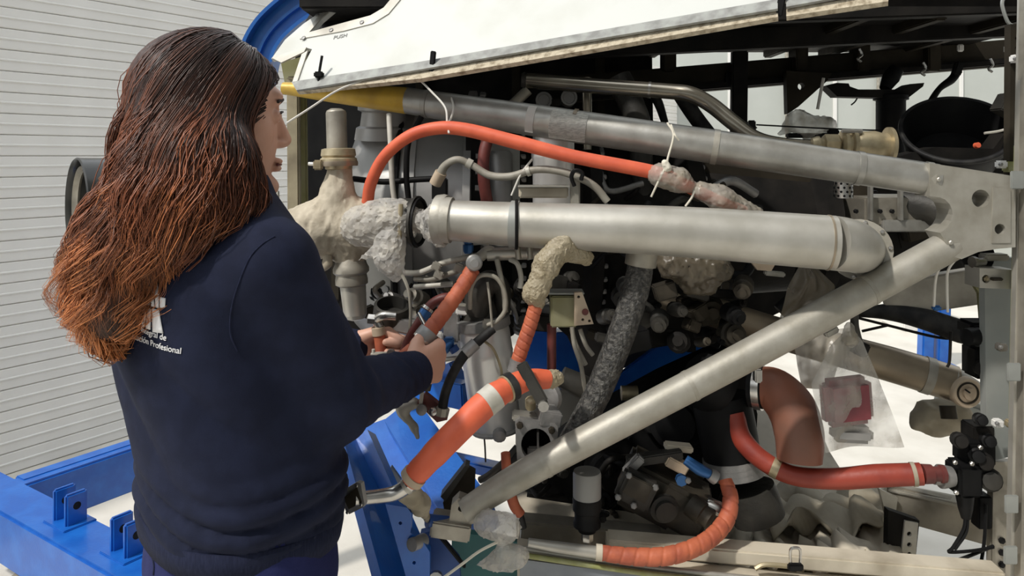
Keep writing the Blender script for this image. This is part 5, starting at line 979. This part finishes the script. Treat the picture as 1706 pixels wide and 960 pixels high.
# trousers
HPR = Vector((-.446+.66*.088, 1.235-.75*.088, .84)); HPL = Vector((-.446-.66*.088, 1.235+.75*.088, .84))
KR, KL = HPR+Vector((.02, .02, -.38)), HPL+Vector((.02, .02, -.38)); AR, AL = KR+Vector((-.01, 0, -.37)), KL+Vector((-.01, 0, -.37))
def trousers(X, Y, Z):
    x, y = X+.446, Y-1.235; u = x*sT[0]+y*sT[1]; v = x*fT[0]+y*fT[1]
    zz = np.interp(Z, [.74, .84, .95], [.178, .192, .182]); zb = np.interp(Z, [.74, .84, .95], [.13, .142, .135])
    d = (((u/zz)**2+(v/zb)**2)**.5-1)*.13; d = np.maximum(d, np.maximum(.77-Z, Z-.95))
    for h, k, a in ((HPR, KR, AR), (HPL, KL, AL)): d = smin(d, smin(cone(X, Y, Z, h, k, .098, .074), cone(X, Y, Z, k, a, .074, .062), .03), .03)
    d = d+.003*np.sin(Z*60+u*30)*np.exp(-((Z-.55)/.3)**2)
    return np.maximum(d, .07-Z)
tr = sdfobj('trousers', trousers, (-.68, 1.02, .05), (-.2, 1.45, .96), .011, 'trouser', person); tr['label'] = 'blue-violet work trousers'
TW = [tr.matrix_basis @ v.co+off for v in tr.data.vertices]; bvt = BVHTree.FromPolygons(TW, [list(p.vertices) for p in tr.data.polygons])
def ontot(px, py):
    d = (P(px, py, 1)-EYE).normalized(); h = bvt.ray_cast(EYE, d, 5); return h[0]-d*.001 if h[0] else P(px, py, 1.13)
tube('side_seam', [ontot(*p) for p in ((252, 916), (254, 928), (257, 942), (256, 958))], .0018, 'navyrib', tr, n=6, metric=True)
tube('pocket_stitch', [ontot(*p) for p in ((322, 908), (323, 922), (322, 938))], .0012, 'zinc', tr, n=6, metric=True)
for A_ in (AR, AL):
    fv = Vector(fT)
    sdfobj('shoe', lambda X, Y, Z, A_=A_: np.maximum(smin(cone(X, Y, Z, A_+Vector((0, 0, -.045))-fv*.03, A_+fv*.14+Vector((0, 0, -.055)), .043, .036), cone(X, Y, Z, A_, A_+Vector((0, 0, -.04)), .05, .045), .03), -Z+.001), tuple(A_-Vector((.2, .2, .1))), tuple(A_+Vector((.25, .25, .06))), .009, 'shoe', person)

# body: head, neck, hands and what the clothes cover, one mesh
hc = Vector((-.476, 1.22, 1.572)); hf = np.array((.80, .60, 0.)); tilt = .04
hfv = Vector(hf); hlv = Vector((-.60, .80, 0)); huv = Vector((0, 0, 1))
hf3 = (hfv*math.cos(tilt)-huv*math.sin(tilt)); hu3 = (huv*math.cos(tilt)+hfv*math.sin(tilt)); AXH = [np.array(hf3), np.array(hlv), np.array(hu3)]
def HL(x, y, z): return hc+hf3*x+hlv*y+hu3*z
def head(X, Y, Z):
    E = lambda c, r: ell(X, Y, Z, HL(*c), r, AXH)
    d = E((-.012, 0, .028), (.097, .076, .090)); d = smin(d, E((.026, 0, -.045), (.068, .060, .088)), .03)
    d = smin(d, E((.081, 0, -.120), (.021, .024, .018)), .022)            # chin
    d = smin(d, E((.040, -.047, -.035), (.030, .016, .028)), .02); d = smin(d, E((.040, .047, -.035), (.030, .016, .028)), .02)   # cheekbones
    d = smin(d, E((.084, 0, .030), (.012, .045, .012)), .02)              # brow
    d = smin(d, cone(X, Y, Z, HL(.088, 0, .012), HL(.110, 0, -.040), .0075, .0115), .010); d = smin(d, E((.100, 0, -.047), (.013, .017, .008)), .006)   # nose
    for s in (-1, 1): d = -smin(-d, E((.096, s*.032, -.002), (.020, .018, .013)), .010); d = smin(d, E((.0795, s*.031, -.003), (.0125, .0135, .0115)), .003)
    d = smin(d, E((.095, 0, -.077), (.011, .022, .006)), .005); d = smin(d, E((.094, 0, -.089), (.011, .020, .0065)), .005)   # lips
    for s in (-1, 1): d = smin(d, E((-.008, s*.077, -.018), (.017, .007, .030)), .006)
    d = smin(d, cone(X, Y, Z, HL(-.025, 0, -.075), NB+Vector((0, 0, -.02)), .053, .056), .03)
    return d
hv, hq = snet(head, (-.62, 1.09, 1.38), (-.34, 1.36, 1.71), .0032)
# right hand: fist round a tool handle
HD = Vector((.50, .86, .04)).normalized(); HN = Vector((.86, -.50, .0)).normalized(); HU = Vector((0, 0, 1))
def HP(a, n, u): return RW+HD*a+HN*n+HU*u
def mkhand(hp):
    def fn(X, Y, Z):
        d = cone(X, Y, Z, hp(-.05, 0, 0), hp(.005, 0, .002), .030, .026)
        pal = None
        for k, (u0, u1, L) in enumerate(((.014, .030, .092), (.005, .011, .094), (-.004, -.008, .090), (-.012, -.026, .082))):
            e = cone(X, Y, Z, hp(.0, 0, u0), hp(L-.01, .002, u1), .0155, .0125); d = smin(d, e, .012)
        for k, (u, L, r) in enumerate(((.031, .085, .0098), (.0105, .088, .0100), (-.010, .084, .0096), (-.028, .076, .0086))):   # fingers: three bends round the handle
            a = hp(L-.004, .004, u); b = hp(L+.022, -.026, u-.001); c = hp(L+.004, -.052, u-.003); e = hp(L-.022, -.046, u-.004)
            f = np.minimum(np.minimum(cone(X, Y, Z, a, b, r*1.12, r), cone(X, Y, Z, b, c, r, r*.92)), cone(X, Y, Z, c, e, r*.92, r*.8)); d = smin(d, f, .004)
        t0, t1, t2, t3 = hp(.012, -.006, .020), hp(.045, -.022, .040), hp(.072, -.034, .046), hp(.094, -.052, .036)
        d = smin(d, cone(X, Y, Z, t0, t1, .017, .0125), .010); d = smin(d, cone(X, Y, Z, t1, t2, .0118, .0105), .004); d = smin(d, cone(X, Y, Z, t2, t3, .0105, .0085), .003)
        return d
    return fn
rv, rq = snet(mkhand(HP), (-.23, 1.28, 1.02), (-.03, 1.52, 1.18), .0026)
LD = (LW-LE).normalized(); LN = Vector((LD.y, -LD.x, 0)).normalized()
def HPl(a, n, u): return LW+LD*a-LN*n+HU*u
lv, lq = snet(mkhand(HPl), (-.42, 1.46, 1.02), (-.17, 1.72, 1.19), .0032)
def core(X, Y, Z):
    d, u, v = torso(X, Y, Z, .86); d = np.maximum(d, np.maximum(.80-Z, Z-1.44)); d = smin(d, arms(X, Y, Z, .72), .03)
    for h, k, a in ((HPR, KR, AR), (HPL, KL, AL)): d = smin(d, smin(cone(X, Y, Z, h, k, .085, .058), cone(X, Y, Z, k, a+Vector((0, 0, -.03)), .056, .036), .03), .03)
    return d
cv, cq_ = snet(core, (-.72, 1.0, .03), (-.12, 1.64, 1.5), .014)
bvx, bq = [cv, hv, rv, lv], []; o_ = 0
for v_, q_ in ((cv, cq_), (hv, hq), (rv, rq), (lv, lq)): bq.append(q_+o_); o_ += len(v_)
body = mk('body', np.concatenate(bvx), np.concatenate(bq), 'skin', person)
for s in (-1, 1):
    lathe('eye', HL(.079, s*.031, -.003), hf3, [(-.006, .008), (0, .0112), (.008, .0095), (.012, .005)], 'eyewhite', body, 14)
    tube('eyelash', [HL(.086, s*.020, .003), HL(.0935, s*.031, .0055), HL(.087, s*.042, .002)], .0016, 'lash', body, n=5, metric=True); tube('eyebrow', [HL(.094, s*.012, .021), HL(.093, s*.03, .026), HL(.079, s*.048, .020)], .0028, 'lash', body, n=6, metric=True)
tube('lip_line', [HL(.091, -.021, -.083), HL(.1045, 0, -.0825), HL(.091, .021, -.083)], .0022, 'maroon', body, n=6, metric=True)
# the tool in her hand
t = thing('hand_tool', 'small dark-handled tool gripped in the woman\'s right hand', 'tool', HP(.085, -.026, -.06))
ha, hb = HP(.083, -.026, -.062), HP(.083, -.026, .055); tube('handle', [ha, ha.lerp(hb, .15), ha.lerp(hb, .5), hb], [.006, .0095, .0105, .009], 'casedark', t, n=14, metric=True)
tube('shank', [hb, hb+Vector((-.02, .02, .03))], .004, 'steel', t, n=8, metric=True)

# hair ------------------------------------------------------------
def hairvol(X, Y, Z, raw=False):
    d = ell(X, Y, Z, HL(-.018, 0, .027), (.112, .092, .101), AXH)
    for c, r in (((-.040, -.035, -.055), (.078, .060, .130)), ((-.075, .0, -.07), (.060, .085, .15)), ((-.02, .05, -.06), (.07, .05, .12))): d = smin(d, ell(X, Y, Z, HL(*c), r, AXH), .03)
    for px, py, Yd, r in ((318, 285, 1.13, (.100, .075, .09)), (296, 345, 1.11, (.098, .075, .085)), (248, 400, 1.095, (.084, .066, .075)), (202, 455, 1.085, (.073, .058, .07)), (184, 505, 1.075, (.054, .048, .054)), (188, 540, 1.07, (.033, .034, .030)), (372, 335, 1.13, (.06, .055, .05))): d = smin(d, ell(X, Y, Z, (px, py, Yd), r), .03)
    x = (X-hc.x)*AXH[0][0]+(Y-hc.y)*AXH[0][1]+(Z-hc.z)*AXH[0][2]; z = (X-hc.x)*AXH[2][0]+(Y-hc.y)*AXH[2][1]+(Z-hc.z)*AXH[2][2]
    lim = np.interp(z, [-.30, -.16, -.10, .0, .035, .075, .11], [.10, .045, .022, .024, .050, .098, .14])
    return d if raw else np.maximum(d, (x-lim)*.8)
def hgrad(p, e=.003):
    x, y, z = p[:, 0], p[:, 1], p[:, 2]; d = hairvol(x, y, z)
    g = np.stack([hairvol(x+e, y, z)-hairvol(x-e, y, z), hairvol(x, y+e, z)-hairvol(x, y-e, z), hairvol(x, y, z+e)-hairvol(x, y, z-e)], 1); return d, g/(np.linalg.norm(g, axis=1, keepdims=True)+1e-9)
def haircol(t, r):   # dark roots, copper lengths
    a = np.array((.050, .023, .017)); b = np.array((.22, .070, .030)); c = np.array((.62, .235, .080)); t = np.clip(t, 0, 1)[..., None]
    q = np.where(t < .5, a+(b-a)*t*2, b+(c-b)*(t-.5)*2); return q*(.30+1.35*r[..., None])
hairmat = pm('hair', (.1, .04, .02), .34, attr='Col', spec=.55); hairbase = pm('hairbase', (.035, .015, .009), .6, col2=(.07, .028, .014), scale=40, stretch=(6, 6, 1), bump=.6, bscale=40)
hv_, hq_ = snet(lambda X, Y, Z: hairvol(X, Y, Z)+.010, (-.78, .98, 1.2), (-.32, 1.36, 1.72), .0065)
hair = mk('hair', hv_, hq_, 'hairbase', person); hair['label'] = 'long wavy auburn hair with copper ends'
NS, ST = 10500, 32
dirs = RNG.normal(size=(NS*4, 3)); dirs /= np.linalg.norm(dirs, axis=1, keepdims=True)
loc = dirs*np.array((.112, .092, .101))+np.array((-.018, 0, .027)); ok = (loc[:, 2] > -.03) & ~((loc[:, 0] > .055) & (loc[:, 2] < .070)); loc = loc[ok][:NS]; NS = len(loc)
Pp = np.array([tuple(HL(*q)) for q in loc])
ncl = 230; cl = RNG.integers(0, ncl, NS); rootc = Pp[RNG.integers(0, NS, ncl)]
dd_ = ((Pp[:, None, :]-rootc[None])**2).sum(2); cl = dd_.argmin(1)                       # locks: strands share a wave with their neighbours
ph = RNG.uniform(0, 6.28, ncl)[cl]+RNG.normal(0, .35, NS); fr = RNG.uniform(42, 74, ncl)[cl]; am = RNG.uniform(.008, .023, ncl)[cl]*RNG.uniform(.7, 1.2, NS); lay = RNG.uniform(-.008, .006, NS)+RNG.normal(0, .006, ncl)[cl]
drift = RNG.normal(0, .35, (ncl, 2))[cl]; lock_r = RNG.uniform(0, 1, ncl)[cl]*.6+RNG.uniform(0, 1, NS)*.4
fph = RNG.uniform(0, 6.28, NS); fly = RNG.uniform(0, 1, NS) < .025; lay = np.where(fly, lay+RNG.uniform(.003, .012, NS), lay)
zend = np.clip(RNG.normal(1.30, .055, ncl), 1.235, 1.40)[cl]+RNG.normal(0, .012, NS)
frac = RNG.uniform(0, 1, NS); zend = np.where(frac < .18, zend+RNG.uniform(.02, .12, NS), zend)
pts = np.zeros((NS, ST, 3)); pts[:, 0] = Pp; cur = Pp.copy(); step = .022; prevd = np.zeros((NS, 3)); alive = np.ones((NS, ST), bool); live = np.ones(NS, bool)
for s in range(1, ST):
    d, g = hgrad(cur); down = np.tile(np.array((0, 0, -1.)), (NS, 1)); down[:, 0] -= .10; low = np.clip((1.50-cur[:, 2])/.2, 0, 1)
    down[:, 0] += drift[:, 0]*.22*low; down[:, 1] += drift[:, 1]*.15*low
    back = -np.array(hf3); down += back*(.55*np.clip((cur[:, 2]-1.50)/.12, 0, 1))[:, None]
    tdir = down-g*(down*g).sum(1, keepdims=True); tdir = tdir/(np.linalg.norm(tdir, axis=1, keepdims=True)+1e-6); tdir = .6*tdir+.4*prevd; tdir /= np.linalg.norm(tdir, axis=1, keepdims=True)+1e-6
    cur = cur+tdir*step; d, g = hgrad(cur); cur = cur-g*np.clip(d-(np.minimum(lay, .006) if s < 9 else lay), -.02, .02)[:, None]; prevd = tdir
    live = live & (cur[:, 2] > zend) & ((hairvol(cur[:, 0], cur[:, 1], cur[:, 2], True) > -.016) | (s < 3) | (cur[:, 2] < 1.45)); alive[:, s] = live
    side = np.cross(tdir, g); k = s*step; grow = np.clip((k-.12)/.24, 0, 1.4); fz = .0016*np.clip((k-.05)/.2, 0, 1); hp_ = k*22+fph
    pts[:, s] = cur+side*(am*grow*np.sin(k*fr+ph))[:, None]+g*(am*.7*grow*np.cos(k*fr+ph))[:, None]+np.stack([np.sin(hp_), np.sin(hp_*1.3+1), np.sin(hp_*.8+2)], 1)*fz
cnt_ = np.maximum(1, np.bincount(cl, minlength=ncl))
for s in range(8, ST):      # strands of a lock draw together towards its tip
    w_ = min(.42, (s-8)*.026); mean = np.stack([np.bincount(cl, weights=pts[:, s, q], minlength=ncl)/cnt_ for q in range(3)], 1)[cl]; pts[:, s] = pts[:, s]*(1-w_)+mean*w_
V, Q, Cc = [], [], []; base = 0
for i in range(NS):
    n = int(alive[i].sum()); 
    if n < 5: continue
    p = pts[i, :n]; r0 = .0006+.0006*frac[i]
    tg = np.gradient(p, axis=0); tg /= np.linalg.norm(tg, axis=1, keepdims=True)+1e-9; ref = np.array((.3, -.9, .2)); u = np.cross(tg, ref); u /= np.linalg.norm(u, axis=1, keepdims=True)+1e-9; w2 = np.cross(tg, u)
    rr_ = r0*np.minimum(1, (1.02-np.arange(n)/(n-1))*2.2)[:, None]
    ring = np.stack([p+u*rr_*math.cos(a)+w2*rr_*math.sin(a) for a in (0, 2.094, 4.189)], 1); V.append(ring.reshape(-1, 3))
    ii = np.arange(n-1)*3+base
    for a in range(3): b = (a+1) % 3; Q.append(np.stack([ii+a, ii+b, ii+b+3, ii+a+3], 1))
    tt = np.arange(n)*step/.46-.12+.35*(lock_r[i]-.5); Cc.append(np.repeat(haircol(tt, np.full(n, lock_r[i])), 3, 0)); base += n*3
V = np.concatenate(V); Q = np.concatenate(Q); Cc = np.concatenate(Cc)
hs = mk('hair_strands', V, Q, hairmat, hair); ca_ = hs.data.color_attributes.new('Col', 'FLOAT_COLOR', 'POINT'); ca_.data.foreach_set('color', np.concatenate([Cc, np.ones((len(Cc), 1))], 1).astype(np.float32).ravel()); hs['kind'] = 'stuff'
